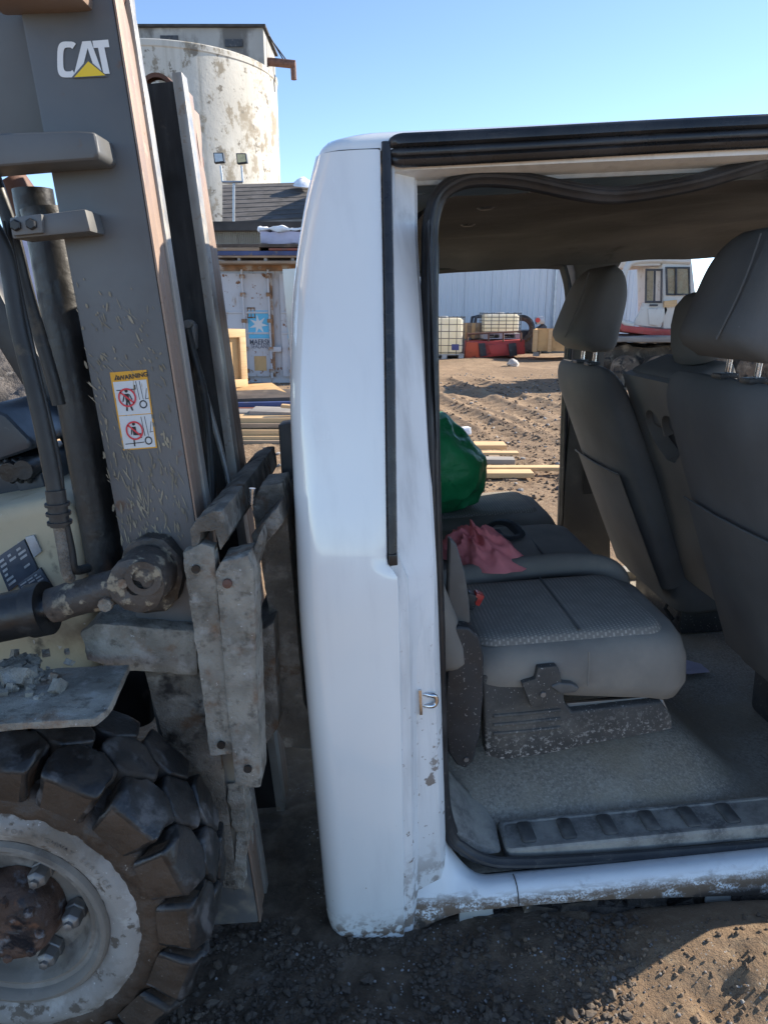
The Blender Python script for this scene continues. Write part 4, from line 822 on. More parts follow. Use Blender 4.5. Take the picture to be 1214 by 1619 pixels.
for _ in range(330):
    t = rq.random()**.75; py = 440+t*420; xl = 110+(py-440)*.19; xh = 238+(py-440)*.155; px = rq.uniform(xl, xh)
    if 172 < px < 250 and 586 < py < 712 and rq.random() < .75: continue
    L2 = (rq.uniform(1.5, 6) if _ % 4 else rq.uniform(6, 12))*(1.5 if py > 700 else 1)*(3.2 if _ % 29 == 0 else 1); an = rq.gauss(1.02 if py < 640 else 1.25, .22); w2 = rq.uniform(.5, 1.25)*(1.9 if rq.random() < .2 else 1)*(.4 if _ % 29 == 0 else 1); dx, dy = math.cos(an)*L2, math.sin(an)*L2; ax_, ay_ = -math.sin(an)*w2, math.cos(an)*w2
    m.add([on_web(px-dx, py-dy, .0010), on_web(px-dx*.2+ax_, py-dy*.2+ay_, .0010), on_web(px+dx*.7+ax_*.8, py+dy*.7+ay_*.8, .0010), on_web(px+dx, py+dy, .0010), on_web(px+dx*.5-ax_*.7, py+dy*.5-ay_*.7, .0010), on_web(px-dx*.4-ax_, py-dy*.4-ay_, .0010)], [(0, 1, 2, 3, 4, 5)])
mat('dried_splash', (.27, .235, .17), .9, vary=(30., .3), bump=())
ms_ = m.build('mud_splashes', 'dried_splash', web, None); ms_['kind'] = 'stuff'
# rounded tie plate, clamp, lift cylinder, hoses
fprism([(-60, 212), (120, 206), (150, 208), (158, 245), (150, 252), (60, 258), (-60, 268)], 1.13, .075, 'tie_plate', 'mast_paint', bevel=.006, seg=3)
fprism([(-40, -60), (112, -60), (116, -16), (60, -12), (-40, -10)], 1.13, .08, 'top_plate', 'rail_rust', bevel=.006)
cl = fprism([(14, 345), (135, 330), (144, 366), (20, 378)], 1.14, .06, 'cylinder_clamp', 'mast_paint', bevel=.004)
fprism([(16, 344), (66, 338), (68, 368), (20, 373)], 1.132, .012, 'clamp_plate', 'mast_paint', cl, bevel=.002)
for x, y in ((24, 356), (49, 354)):
    m = MB(); m.lathe([(.0085, .008), (.0085, 0), (.0065, -.002), (0, -.002)], fr(P(x, y, 1.128)), (0, 1, 0), 6); m.build('bolt', 'mast_black', cl)
lc = ftube([(68, 330, 1.34), (78, 372, 1.34), (172, 905, 1.30)], .037, 'lift_cylinder', 'hyd_black', n=28, sm=False)
ftube([(52, 300, 1.36), (60, 345, 1.36)], .034, 'cylinder_head', 'hyd_black', lc, n=24)
ftube([(12, 280, 1.40), (48, 330, 1.42)], .03, 'mast_pulley', 'iron_rust', n=20)
ftube([(-30, 330, 1.15), (8, 400, 1.15), (30, 520, 1.14), (62, 650, 1.13), (90, 790, 1.12)], .0125, 'hydraulic_hose', 'hose_black')
ftube([(-20, 250, 1.22), (18, 360, 1.22), (46, 470, 1.22), (84, 600, 1.22), (94, 640, 1.22)], .011, 'hydraulic_hose', 'hose_black')
ftube([(10, 350, 1.18), (26, 440, 1.18), (52, 560, 1.17), (90, 720, 1.16), (98, 790, 1.15)], .006, 'hydraulic_hose', 'hose_black')
hf = ftube([(88, 775, 1.118), (96, 832, 1.115)], .0155, 'hose_fitting', 'hyd_black', sm=False)
for t in (.35, .6, .85):
    ftube([(lerp(88, 96, t), lerp(775, 832, t), 1.116), (lerp(88, 96, t+.08), lerp(775, 832, t+.08), 1.116)], .0195, 'collar', 'hyd_black', hf, sm=False)
ftube([(92, 825, 1.12), (100, 870, 1.12), (106, 905, 1.12), (112, 915, 1.13)], .009, 'steel_pipe', 'caked_dark'); ftube([(102, 825, 1.13), (112, 870, 1.13), (118, 900, 1.13), (140, 898, 1.16)], .008, 'steel_pipe', 'hose_black')
# overhead guard leg, cowl, controls
fprism([(-20, 425), (24, 510), (60, 560), (150, 735), (150, 765), (128, 745), (30, 600), (-20, 520)], 1.62, .05, 'guard_leg', 'mast_black', bevel=.005)
m = MB(); cw = [(-260, 850), (20, 800), (70, 788), (105, 792), (126, 830), (134, 900), (150, 990), (150, 1120), (-260, 1120)]
m.prism([fr(P(x, y, 1.28)) for x, y in cw], (0, .55, .0)); m.build('cowl', 'body_beige', FL, 35, .03, seg=4)
for pts, mt in (([(-8, 884), (38, 853), (60, 900), (14, 936)], 'plate_blue'), ([(40, 850), (54, 846), (66, 872), (54, 882)], 'plate_silver'), ([(28, 924), (64, 898), (84, 930), (40, 948)], 'plate_blue')):
    dp = fprism(pts, 1.2745, .006, 'data_plate', mt, bevel=.001)
    if mt == 'plate_blue':
        m = MB(); A, B, C_, D_ = [Vector(p) for p in pts]
        def bil(u, v): q = (A.lerp(B, u)).lerp(D_.lerp(C_, u), v); return fr(P(q.x, q.y, 1.2735))
        for k in range(6):
            for j in range(3):
                if random.random() < .8:
                    u0 = .08+j*.3; u1 = u0+random.uniform(.1, .27); v0 = .12+k*.14; m.add([bil(u0, v0), bil(u1, v0), bil(u1, v0+.07), bil(u0, v0+.07)], [(0, 1, 2, 3)])
        m.build('plate_print', 'plate_silver', dp, None)
fprism([(-30, 640), (10, 655), (44, 690), (54, 702), (48, 712), (20, 722), (-30, 738)], 1.42, .22, 'instrument_hood', 'dash_plastic', bevel=.012, seg=3)
cn = fprism([(-30, 735), (30, 722), (58, 728), (66, 748), (76, 780), (70, 794), (30, 806), (-30, 812)], 1.45, .20, 'control_housing', 'dash_plastic', bevel=.012, seg=3)
fprism([(24, 762), (64, 748), (76, 784), (44, 800)], 1.44, .02, 'housing_panel', 'dash_plastic', cn, bevel=.004)
for k in range(3): ftube([(10+k*12, 728, 1.43), (22+k*13, 742-k*3, 1.42), (20+k*14, 762, 1.43)], .006, 'cable', 'hose_black', cn, n=8)
for x, y in ((22, 744), (44, 740)):
    m = MB(); m.lathe([(.0, -.02), (.02, -.02), (.024, 0), (.02, .04)], fr(P(x, y, 1.43)), (0, 1, 0), 18); m.build('knob', 'hyd_black', cn)
# tilt cylinder
bar = ftube([(-300, 1040, 1.135), (72, 962, 1.135)], .042, 'tilt_cylinder', 'hyd_black', n=28, sm=False)
ftube([(52, 966, 1.135), (76, 961, 1.135)], .047, 'cylinder_gland', 'hyd_black', bar, n=28, sm=False)
ftube([(70, 962, 1.135), (90, 957, 1.135)], .022, 'cylinder_rod', 'steel_bright', bar, n=24, sm=False)
m = MB(); m.tube([fr(P(x, y, 1.135)) for x, y in ((80, 958), (84, 957), (150, 938), (190, 925), (222, 915))], [.022, .03, .031, .029, .03], 20); re_ = m.build('rod_end', 'greasy', bar, 50, 0, .012, .002, 60)
m = MB(); m.lathe([(.0, -.032), (.012, -.032), (.014, -.040), (.033, -.040), (.047, -.034), (.050, .03), (0, .03)], fr(P(226, 915, 1.135)), (0, 1, 0), 36); m.build('rod_eye', 'greasy', bar, 40, 0, .012, .003, 50)
m = MB(); m.lathe([(.018, -.004), (.030, -.004), (.030, .005)], fr(P(228, 914, 1.095)), (0, 1, 0), 24); m.build('bushing', 'greasy', bar, 40)
m = MB(); m.lathe([(.0085, 0), (.0085, -.006), (.004, -.008), (0, -.008)], fr(P(196, 921, 1.10)), (0, 1, 0), 10); m.build('grease_nipple', 'caked', bar)
m = MB(); m.lathe([(.012, 0), (.012, -.012), (.0, -.014)], fr(P(170, 953, 1.11)), (0, 1, 0), 8); m.build('bolt', 'caked', bar)
fprism([(188, 902), (196, 868), (226, 848), (258, 852), (284, 878), (290, 912), (282, 948), (262, 968), (230, 972), (205, 965)], 1.172, .045, 'pin_boss', 'greasy', bevel=.008, sub=.02, jit=.003, jsc=40, sharp=50)
# axle beam and lower mast foot
fprism([(128, 1000), (150, 986), (312, 998), (312, 1068), (200, 1062), (136, 1046)], 1.165, .12, 'axle_beam', 'caked', bevel=.006, sub=.02, jit=.004, jsc=40)
fprism([(60, 980), (160, 975), (240, 985), (240, 1150), (60, 1200)], 1.33, .3, 'axle_housing', 'mast_black', bevel=.02)
fprism([(228, 1060), (332, 1062), (376, 1405), (330, 1400), (270, 1210)], 1.188, .011, 'mast_foot', 'caked_dark', bevel=.002, sub=.03, jit=.002)
fprism([(358, 1240), (384, 1236), (392, 1330), (386, 1405), (368, 1412), (372, 1330)], 1.19, .06, 'foot_flange', 'caked', bevel=.003, sub=.012, jit=.008, jsc=45)
# fender step with rubble
zf = .70; fp = [GZ(x, y, zf) for x, y in ((-60, 1072), (90, 1056), (205, 1050), (172, 1120), (150, 1136), (-60, 1148))]
m = MB(); m.prism([fr(p) for p in fp], (0, 0, -.014)); fd = m.build('fender', 'caked', FL, 40, .003, .02, .002, 40)
m = MB()
for _ in range(70):
    c = GZ(random.gauss(40, 30), random.gauss(1068, 14), zf); r = abs(random.gauss(0, .006))+.002; R_ = Matrix.Rotation(random.random()*3, 3, Vector((random.random(), random.random(), 1))); m.box(fr(c+Vector((0, 0, r*.5))), (r*2, r*1.6, r*1.5), R_)
rb = m.build('rubble', 'caked', fd, 60, .0, .006, .002, 60); rb['kind'] = 'stuff'
fprism([(-60, 1000), (90, 1020), (130, 1040), (90, 1062), (-60, 1080)], 1.30, .1, 'fender_support', 'body_beige', bevel=.01)
# carriage
def cprism(pxs, Y, dep, name, m_, parent, bevel=.003, sub=.012, jit=.0016, jsc=60): return fprism(pxs, Y, dep, name, m_, parent, bevel, sub, jit, jsc, 45)
car = cprism([(300, 838), (312, 820), (336, 808), (352, 808), (360, 850), (348, 872), (340, 840), (318, 842), (314, 866), (303, 866)], 1.13, .58, 'carriage', 'caked_dark', FL)
cprism([(288, 874), (306, 866), (318, 860), (338, 866), (352, 1020), (376, 1192), (331, 1196), (318, 1080)], 1.125, .03, 'side_plate', 'caked', car)
cprism([(341, 905), (350, 888), (392, 878), (400, 900), (412, 1244), (399, 1246), (372, 1240), (356, 1080)], 1.12, .075, 'side_plate', 'caked', car)
for x, y in ((310, 900), (350, 1178), (392, 1216)):
    m = MB(); m.lathe([(.0075, -.002), (.0075, .002), (0, .002)], fr(P(x, y, 1.121 if x < 380 else 1.116)), (0, 1, 0), 14, cap0=True); m.build('bolt_hole', 'hyd_black', car)
m = MB(); m.lathe([(.0085, 0), (.008, -.005), (0, -.007)], fr(P(360, 922, 1.118)), (0, 1, 0), 12); m.build('bolt', 'iron_rust', car)
cprism([(388, 905), (412, 840), (416, 860), (398, 930)], 1.16, .05, 'hook_block', 'caked_dark', car)
cprism([(392, 1010), (432, 985), (440, 1150), (412, 1190)], 1.24, .45, 'lower_bar', 'caked_dark', car)
fk = cprism([(398, 800), (412, 768), (446, 764), (452, 790), (480, 1110), (494, 1136), (494, 1184), (452, 1182), (436, 1150), (424, 960)], 1.30, .10, 'fork', 'caked_dark', car)
cprism([(440, 672), (466, 668), (474, 800), (480, 985), (460, 985), (448, 800)], 1.45, .06, 'backrest_bar', 'mast_black', car, sub=0, jit=0)
cprism([(398, 846), (440, 800), (446, 830), (404, 880)], 1.22, .3, 'upper_bar', 'caked_dark', car)
ftube([(398, 797, 1.26), (399, 772, 1.26)], .006, 'locking_pin', 'steel_bright', car, n=10, sm=False)
# front wheel
WC = Vector((-.622, .945, .316)); wc = fr(WC); AX = Vector((0, 1, 0))
m = MB(); m.lathe([(.160, .012), (.168, .004), (.180, .0), (.186, -.004), (.205, -.005), (.212, -.001), (.220, .003), (.229, .008), (.250, .016), (.268, .030), (.280, .06), (.285, .10), (.282, .145), (.275, .172), (.24, .195), (.18, .18)], wc, AX, 96, mi=0)
m.mi = [0 if k < 6*96 else 1 for k in range(len(m.f))]; ty = m.build('tyre', ['sidewall_dust', 'tyre_mud'], FL, 50, 0, .014, .0016, 60)
def tread_block(col_, k, N=17):
    """one lug: a skewed hexagon in (angle, width) raised from the carcass"""
    da = 2*math.pi/N; th = (k+(.5 if col_ == 1 else 0))*da+.10
    w0, w1 = ((-.008, .078), (.058, .142), (.120, .196))[col_]; g = .030
    sk_ = .10
    if col_ == 0: poly = [(-.40, w0), (.38, w0), (.40, w0+.03), (.46, w1-.028), (.16, w1), (-.16, w1-.004), (-.44, w1-.03), (-.42, w0+.03)]
    elif col_ == 2: poly = [(-.42, w1), (.38, w1), (.44, w0+.028), (.14, w0), (-.14, w0+.004), (-.44, w0+.03)]
    else: poly = [(-.42, w0+.030), (-.10, w0), (.10, w0), (.42, w0+.030), (.40, w1-.030), (.10, w1), (-.10, w1), (-.40, w1-.028)]
    mm = MB(); n = len(poly); top, botm = [], []
    jt_ = random.Random(k*7+col_)
    for a, w in poly:
        ang = th+a*da*1.04+jt_.uniform(-.012, .012); edge = min(1.2, max(0, abs(w-.10)-.065)/.042); rt = .327-.012*edge**2; wi = w
        d = Vector((math.sin(ang), 0, math.cos(ang)))
        top.append(wc+d*(rt+jt_.uniform(-.003, .002))+AX*wi); botm.append(wc+d*(.270 if edge < .5 else .250)+AX*(wi+(.006 if col_ == 0 and edge > .5 else 0)))
    mm.add(top+botm, [tuple(range(n))]+[(i, i+n, (i+1) % n+n, (i+1) % n) for i in range(n)])
    mm.mi = [0]+[1 if (col_ == 0 and i in (0,)) else (1 if (col_ == 0 and i in (1, n-1)) else 0) for i in range(n)]
    o = mm.build('tread_block', ['tyre_black', 'tyre_mud'], ty, 45, .008, .018, .0034, 35, 3); return o
for k in range(17):
    for c_ in (0, 1, 2): tread_block(c_, k)
m = MB(); m.lathe([(.215, .004), (.222, .0), (.234, -.001), (.250, .002), (.262, .012), (.268, .04)], wc, AX, 72); m.build('tyre_shoulder', 'tyre_mud', ty, 60, 0, .010, .005, 40)
m = MB(); m.lathe([(.166, .005), (.161, -.003), (.154, -.005), (.147, .002), (.145, .010), (.139, .013), (.133, .011), (.128, .020), (.122, .040), (.113, .048), (.06, .050), (.0, .050)], wc, AX, 64); rim = m.build('rim', 'rim_dust', FL, 35, 0, .02, .0008, 60)
m = MB(); m.lathe([(.0, -.012), (.045, -.012), (.062, -.006), (.070, .004), (.074, .022), (.078, .048)], wc, AX, 40); hub = m.build('hub', 'hub_rust', rim, 35, 0, .012, .003, 60)
for k in range(8):
    a = 2*math.pi*(k+.1)/8; c = wc+Vector((math.sin(a), 0, math.cos(a)))*.056; m = MB(); m.lathe([(.009, .004), (.0085, -.012), (.006, -.015), (0, -.015)], c, AX, 6); m.build('hub_bolt', 'hub_rust', hub)
for k in range(6):
    a = 2*math.pi*k/6+math.radians(92); c = wc+Vector((math.sin(a), 0, math.cos(a)))*.097
    m = MB(); m.lathe([(.019, .046), (.019, .032), (.0165, .030), (.0165, .012), (.013, .008), (.008, .006), (.008, .0), (0, -.001)], c, AX, 6); m.build('lug_nut', 'steel_dull', rim, 30, .0008)
# raised lettering round the tyre wall
for i, ch in enumerate('NOT FOR HIGHWAY SERVICE'):
    if ch == ' ': continue
    a = math.radians(-4+i*3.1); d = Vector((math.sin(a), 0, math.cos(a))); tn = Vector((math.cos(a), 0, -math.sin(a)))
    put_text('lettering', ch, .0125, 'rim_dust', ty, wc+d*.196+AX*-.0062, tn, d)
# the rest of the machine, behind the left edge of the picture
def wbox(name, a, b, mt, bev=.02): mm = MB(); mm.box2(fr(a), fr(b)); return mm.build(name, mt, FL, bevel=bev, seg=3)
wbox('chassis', (-2.35, 1.36, .24), (-1.0, 1.86, .66), 'mast_black')
m = MB(); m.prism([fr((x, 1.24, z)) for x, z in ((-2.75, .32), (-2.05, .32), (-2.05, 1.02), (-2.6, 1.0), (-2.78, .8))], (0, .74, 0)); m.build('counterweight', 'body_beige', FL, 35, .05, seg=4)
wbox('seat_base', (-1.95, 1.34, .66), (-1.30, 1.86, .92), 'body_beige', .04)
wbox('seat_cushion', (-1.85, 1.40, .925), (-1.38, 1.82, 1.02), 'mast_black', .04)
wbox('seat_back', (-1.95, 1.40, 1.0), (-1.84, 1.82, 1.42), 'mast_black', .04)
for Y in (1.28, 1.84):
    m = MB(); m.tube([fr(p) for p in ((-1.08, Y, .70), (-1.22, Y, 1.45), (-1.42, Y, 2.08), (-2.3, Y, 2.10), (-2.42, Y, 1.0))], .03, 10); m.build('guard_post', 'mast_black', FL)
for x in (-1.5, -1.7, -1.9, -2.1): m = MB(); m.tube([fr((x, 1.28, 2.10)), fr((x, 1.84, 2.10))], .018, 8); m.build('guard_bar', 'mast_black', FL)
m = MB(); m.lathe([(.0, .0), (.14, .0), (.19, .0), (.24, .02), (.255, .06), (.255, .12), (.24, .16), (0, .17)], fr((-2.1, 1.08, .255)), AX, 40); m.build('rear_tyre', 'tyre_mud', FL, 40)

# ------------------------------------------------------------------ the yard behind
def yprism(pxs, Y, dep, name, m_, parent=None, bevel=0, org=None, **kw):
    mm = MB(); o_ = Vector(parent.location) if parent is not None and parent.type == 'EMPTY' else (org or Vector((0, 0, 0)))
    mm.prism([P(x, y, Y)-o_ for x, y in pxs], (0, dep, 0)); return mm.build(name, m_, parent, bevel=bevel, **kw)
# grain silo
SD = 45.; sc_ = P(284, 300, SD); sR = 5.85; sz = P(268, 60, SD-5.85).z
SI = thing('grain_silo', 'tall round plastered grain silo with flaking pale render', 'silo', (sc_.x, SD, 0)); n_ = 96
rs = []
for z, k in ((-.5, 1), (3, 1), (6, 1), (9, 1), (sz-.35, 1), (sz-.3, 1.008), (sz-.05, 1.008), (sz, 1.0)): rs.append([Vector((math.cos(2*math.pi*i/n_)*sR*k, math.sin(2*math.pi*i/n_)*sR*k, z)) for i in range(n_)])
m = MB(); m.rings(rs, False, True); m.build('silo_wall', 'silo_plaster', SI, 30)
hx1 = 5.45; hz = P(420, 41, SD-1.2).z
m = MB(); m.box2((-5.3, -1.3, sz-1.2), (hx1, 3.0, hz-.12)); hh = m.build('head_house', 'head_plaster', SI, 30)
m = MB(); m.box2((-5.45, -1.5, hz-.12), (hx1+.15, 3.2, hz)); m.build('roof_slab', 'dark_timber', hh)
for px in (268, 370):
    a = P(px, 62 if px < 300 else 68, SD-1.35); m = MB(); m.box((a.x-sc_.x, -1.32, a.z), (.95, .1, .35)); m.build('opening', 'dark_metal', hh)
g0 = P(428, 98, SD); g1 = P(467, 102, SD)
m = MB(); o_ = Vector(SI.location); m.tube([g0-o_-Vector((2, 0, 0)), g0-o_, g1-o_], .22, 12); m.tube([g1-o_+Vector((-.12, 0, .1)), g1-o_+Vector((-.1, 0, -.75))], .16, 10); m.build('spout', 'iron_rust', SI)
m = MB()
for a, b in (((420, 46), (449, 96)), ((421, 52), (455, 98))): m.tube([P(*a, SD)-o_, P(*b, SD)-o_], .035, 6)
m.build('stay_cable', 'dark_metal', SI)
# low slate-roofed building at the foot of the silo and its pale wall
SB = thing('slate_building', 'low building with worn dark slate roof in front of the silo', 'building', (P(420, 400, 30).x, 30, 0)); o_ = Vector(SB.location)
a, b, c, d = P(352, 352, 29)-o_, P(560, 340, 29)-o_, P(560, 286, 33)-o_, P(352, 292, 33)-o_
m = MB(); m.prism([a, b, c, d], (0, .02, -.25)); rf = m.build('roof', 'roof_slate', SB)
for k in range(9):                                   # courses of the roof, each with its own lip
    t = k/9; m = MB(); e0, e1 = a.lerp(d, t), b.lerp(c, t); f0, f1 = a.lerp(d, t+1/9*.98), b.lerp(c, t+1/9*.98); up_ = Vector((0, -.004, .018))
    m.prism([e0+up_*1.4, e1+up_*1.4, f1+up_*.3, f0+up_*.3], (0, 0, -.05)); m.build('slate_course', 'roof_slate', rf)
m = MB(); m.box2((a.x, -1.05, -.1), (b.x, 3.5, a.z-.45)); m.build('wall', 'dark_timber', SB)
m = MB(); m.prism([a+Vector((-.2, -.1, -.05)), b+Vector((0, -.1, -.05)), b+Vector((0, -.1, -.35)), a+Vector((-.2, -.1, -.45))], (0, .1, 0)); m.build('fascia', 'wood_grey', SB)
m = MB()
for x, y, r in ((482, 292, .5), (489, 310, .4), (478, 289, .35)):
    p = P(x, y, 32)-o_; m.lathe([(0, .18), (r*.6, .12), (r, 0)], p, (0, -.4, 1), 10)
m.build('snow_patch', 'snow', SB, 60, jit=.08, jsc=3)
m = MB(); w0 = P(300, 364, 22.); w1 = P(480, 364, 22.)
CWL = thing('corrugated_shed', 'cream corrugated shed wall behind the stacked container', 'shed', (w0.x, 22., 0)); pts = []
nrib = 60
for k in range(nrib*2+1):
    pts.append((lerp(0, w1.x-w0.x, k/(nrib*2)), .05*(1 if k % 2 else -1)))
m.grid([[Vector((x, y, z)) for x, y in pts] for z in (-.1, P(400, 364, 22.).z)]); m.build('wall', 'shed_wall', CWL, None)
m = MB(); m.box2((-.2, -.3, P(400, 365, 22).z-.02), (w1.x-w0.x, .5, P(400, 352, 22).z)); m.build('eave', 'dark_timber', CWL)
# twin floodlight on its post
FLD = thing('floodlight_post', 'twin yard floodlight on a T-shaped galvanised post', 'floodlight', (P(370, 346, 27).x, 27, P(370, 350, 27).z)); o_ = Vector(FLD.location); Q = lambda x, y: P(x, y, 27)-o_
m = MB(); m.tube([Q(370, 352), Q(370, 290)], .045, 10); m.build('post', 'galv', FLD)
m = MB(); m.tube([Q(352, 288), Q(384, 288)], .045, 8); m.tube([Q(352, 288), Q(349, 262)], .035, 8); m.tube([Q(384, 288), Q(382, 262)], .035, 8); m.build('crossbar', 'galv', FLD)
for x0, x1, y0, y1, gl in ((337, 355, 241, 258, 'galv'), (373, 391, 242, 259, 'lamp_glass')):
    q = [Q(x0, y0), Q(x1-2, y0), Q(x1, y1-2), Q(x0+2, y1)]; m = MB(); m.prism(q, (0, .22, .0)); h = m.build('lamp_housing', 'dark_metal', FLD, bevel=.02)
    m = MB(); c = sum(q, Vector())/4; m.add([c.lerp(p, .78)+Vector((0, -.006, 0)) for p in q], [(0, 1, 2, 3)]); m.build('lens', gl, h, None)
# shipping container, doors towards us
CY_ = 13.2; CO = P(338, 600, CY_); CO.z = 0
CN = thing('shipping_container', 'grey rust-streaked shipping container with star logo on its doors', 'container', CO); o_ = Vector(CO); Q = lambda x, y, dy=0.: P(x, y, CY_)-o_+Vector((0, dy, 0))
zt = Q(400, 417).z; m = MB(); m.box2((Q(290, 500).x, .06, 0), (Q(560, 500).x, 6, zt)); m.build('box', 'container_grey', CN, bevel=.02)
m = MB(); m.box2((Q(290, 500).x, -.02, Q(400, 428).z), (Q(560, 500).x, .06, zt+.02)); m.build('top_rail', 'container_rust', CN, bevel=.01)
for x0, x1 in ((341, 431), (444, 540)):
    z0, z1 = .12, Q(400, 432).z; m = MB(); xa, xb = Q(x0, 500).x, Q(x1, 500).x; rs = []
    cols = [xa, xa+.06]
    m.box2((xa, .0, z0), (xb, .05, z1)); dr = m.build('door', 'container_grey', CN, bevel=.012)
    m = MB(); m.box2((xb-.03, -.012, z0), (xb+.02, .0, z1)); m.build('door_edge', 'container_rust', dr)
    for zz in (.42, .62): m = MB(); m.box2((xa, -.018, lerp(z0, z1, zz)), (xb-.05, .0, lerp(z0, z1, zz)+.035)); m.build('door_rib', 'container_grey', dr, bevel=.006)
    for px in ((383, 424) if x0 < 400 else (456, 500)):
        m = MB(); X = Q(px, 430).x; m.tube([(X, -.045, .1), (X, -.045, z1+.06)], .018, 8); lb = m.build('lock_bar', 'container_grey', dr)
        for zz in (.06, .28, .55, .8, .97): m = MB(); m.box((X, -.035, lerp(z0, z1, zz)), (.09, .06, .07)); m.build('bar_guide', 'container_rust', lb, bevel=.01)
    m = MB(); s = 1 if x0 < 400 else 0; xl = Q(392 if s else 454, 500).x; xh = Q(424.5 if s else 486, 500).x; za, zb = Q(400, 491).z, Q(400, 535).z
    m.box2((xl, -.004, zb), (xh, -.001, za)); m.build('logo_panel', 'logo_blue', dr)
    cx, cz = (xl+xh)/2, (za+zb)/2; m = MB(); R0 = (xh-xl)*.47; pts = []
    for k in range(14):
        a = math.pi/2+k*math.pi/7+.12; r = R0 if k % 2 == 0 else R0*.38; pts.append(Vector((cx+math.cos(a)*r, -.007, cz+math.sin(a)*r)))
    m.add([Vector((cx, -.007, cz))]+pts, [(0, 1+k, 1+(k+1) % 14) for k in range(14)]); m.build('logo_star', 'logo_white', dr, None)
    put_text('lettering', 'MAERSK', .125, 'logo_dark', dr, (lerp(xl, xh, .55), -.006, Q(400, 541).z), (1, 0, 0), (0, 0, 1), .85, .002); put_text('lettering', 'SEALAND', .10, 'logo_dark', dr, (lerp(xl, xh, .55), -.006, Q(400, 548).z), (1, 0, 0), (0, 0, 1), .8)
    if not s: put_text('lettering', 'MSKU', .14, 'logo_dark', dr, (Q(470, 448).x, -.006, Q(470, 448).z), (1, 0, 0), (0, 0, 1))
m = MB()
for a, b in (((391, 486), (404, 503)),):
    q0, q1 = Q(*a), Q(*b)
    for u0, u1, v0, v1 in ((0, 1, 0, .12), (0, 1, .88, 1), (0, .12, 0, 1), (.88, 1, 0, 1), (.44, .54, 0, 1)): m.box2((lerp(q0.x, q1.x, u0), -.012, lerp(q0.z, q1.z, v1)), (lerp(q0.x, q1.x, u1), -.003, lerp(q0.z, q1.z, v0)))
m.build('placard_frame', 'container_rust', CN)
m = MB(); m.box2((Q(402, 563).x, -.006, Q(402, 586).z), (Q(421, 563).x, -.001, Q(402, 563).z)); m.build('placard', 'plywood', CN)
m = MB(); m.box2((Q(428, 546).x, -.05, Q(400, 556).z), (Q(445, 546).x, 0, Q(400, 548).z)); m.build('handle', 'container_grey', CN, bevel=.01)
# boards laid on the container roof, wrapped bundle, racks
yb = CY_-.5
for (y0, y1, x0, x1, mt, lb_) in ((385.5, 391, 322, 520, 'board_dark', 'dark weathered top board of the stack on the container roof'), (391, 396.5, 322, 410, 'wood_old', 'short brown board on the container roof, left of a gap'), (392, 396, 425, 520, 'board_red', 'reddish board on the container roof, right of a gap'), (396.5, 404, 322, 520, 'board_blue', 'long blue-painted board on the container roof')):
    a, b = P(x0, (y0+y1)/2, yb), P(x1, (y0+y1)/2, yb); h = P(400, y0, yb).z-P(400, y1, yb).z; m = MB(); m.box2((0, 0, -h*.48), (b.x-a.x, 1.1, h*.48)); tag(m.build('board', mt, None, bevel=.006, loc=a), lb_, 'board', 'boards stacked on the container roof')
PLT = thing('roof_rack', 'rust-brown open pallet frame between container roof and boards', 'pallet', P(338, 411, yb)); o_ = Vector(PLT.location)
for y in (405, 414.5): m = MB(); a, b = P(338, y, yb)-o_, P(520, y, yb)-o_; m.box2((a.x, .02, a.z-.02), (b.x, 1., a.z+.025)) ; m.build('deck_board', 'wood_old', PLT, bevel=.005)
for x in (377, 419, 462): m = MB(); a = P(x, 410, yb)-o_; m.box((a.x, .1, a.z), (.05, .1, .085)); m.build('block', 'wood_grey', PLT)
m = MB(); a = P(412, 386, CY_+.3); b = P(520, 386, CY_+.3); zz = P(412, 365, CY_+.3).z-a.z
m.box2((0, 0, 0), (b.x-a.x, .9, zz)); wb = thing('wrapped_bundle', 'lilac plastic-wrapped bundle with snow on top', 'bundle', a); m.build('wrapping', 'wrap_lilac', wb, bevel=.03, sub=.1, jit=.03, jsc=6)
m = MB(); m.box2((-.03, -.04, zz), (b.x-a.x, .9, zz+.06)); m.build('snow_cover', 'snow', wb, bevel=.03, sub=.07, jit=.05, jsc=6)
# plywood crate, platform and lumber to the left of the cab
a = P(352, 614, 9.2); cr = thing('plywood_crate', 'new plywood crate panel with timber frame beside the container', 'crate', a+Vector((.02, 0, 0)), (0, 0, math.radians(50))); h = P(352, 521, 9.2).z-a.z; w = .50
m = MB(); m.box2((-w, .0, 0), (w*.72, .55, h)); m.build('panel', 'plywood', cr)
for x0, x1, z0, z1 in ((-w, w*.72, 0, .1), (-w, w*.72, h-.1, h), (w*.72-.1, w*.72, .1, h-.1), (-w, -w+.1, .1, h-.1)): m = MB(); m.box2((x0, -.045, z0), (x1, -.001, z1)); m.build('frame_board', 'wood_new', cr, bevel=.004)
m = MB(); pf = [P(x, y, Y) for x, y, Y in ((350, 640, 8.2), (456, 622, 8.4), (430, 605, 9.6), (380, 608, 9.6))]; o_ = pf[0].copy(); m.prism([p-o_ for p in pf], (0, 0, -.05)); tag(m.build('plywood_sheet', 'plywood', None, bevel=.004, loc=o_), 'flat plywood sheet on the stack in front of the container', 'sheet')
def lumber(x0, x1, y0, y1, Y, mt, lab, tilt=0., dep=.12, grp='lumber piled left of the cab', nm='timber'):
    a = P(x0, y1, Y); b = P(x1, y1, Y); h = P(x0, y0, Y).z-a.z; m = MB(); m.box2((0, 0, 0), (b.x-a.x, dep, h)); o = m.build(nm, mt, None, bevel=.004, loc=a); o.rotation_euler = (0, tilt, 0); return tag(o, lab, 'timber', grp)
lumber(325, 520, 632, 638, 8.0, 'board_dark', 'dark edge board directly under the plywood sheet', -.03, .9)
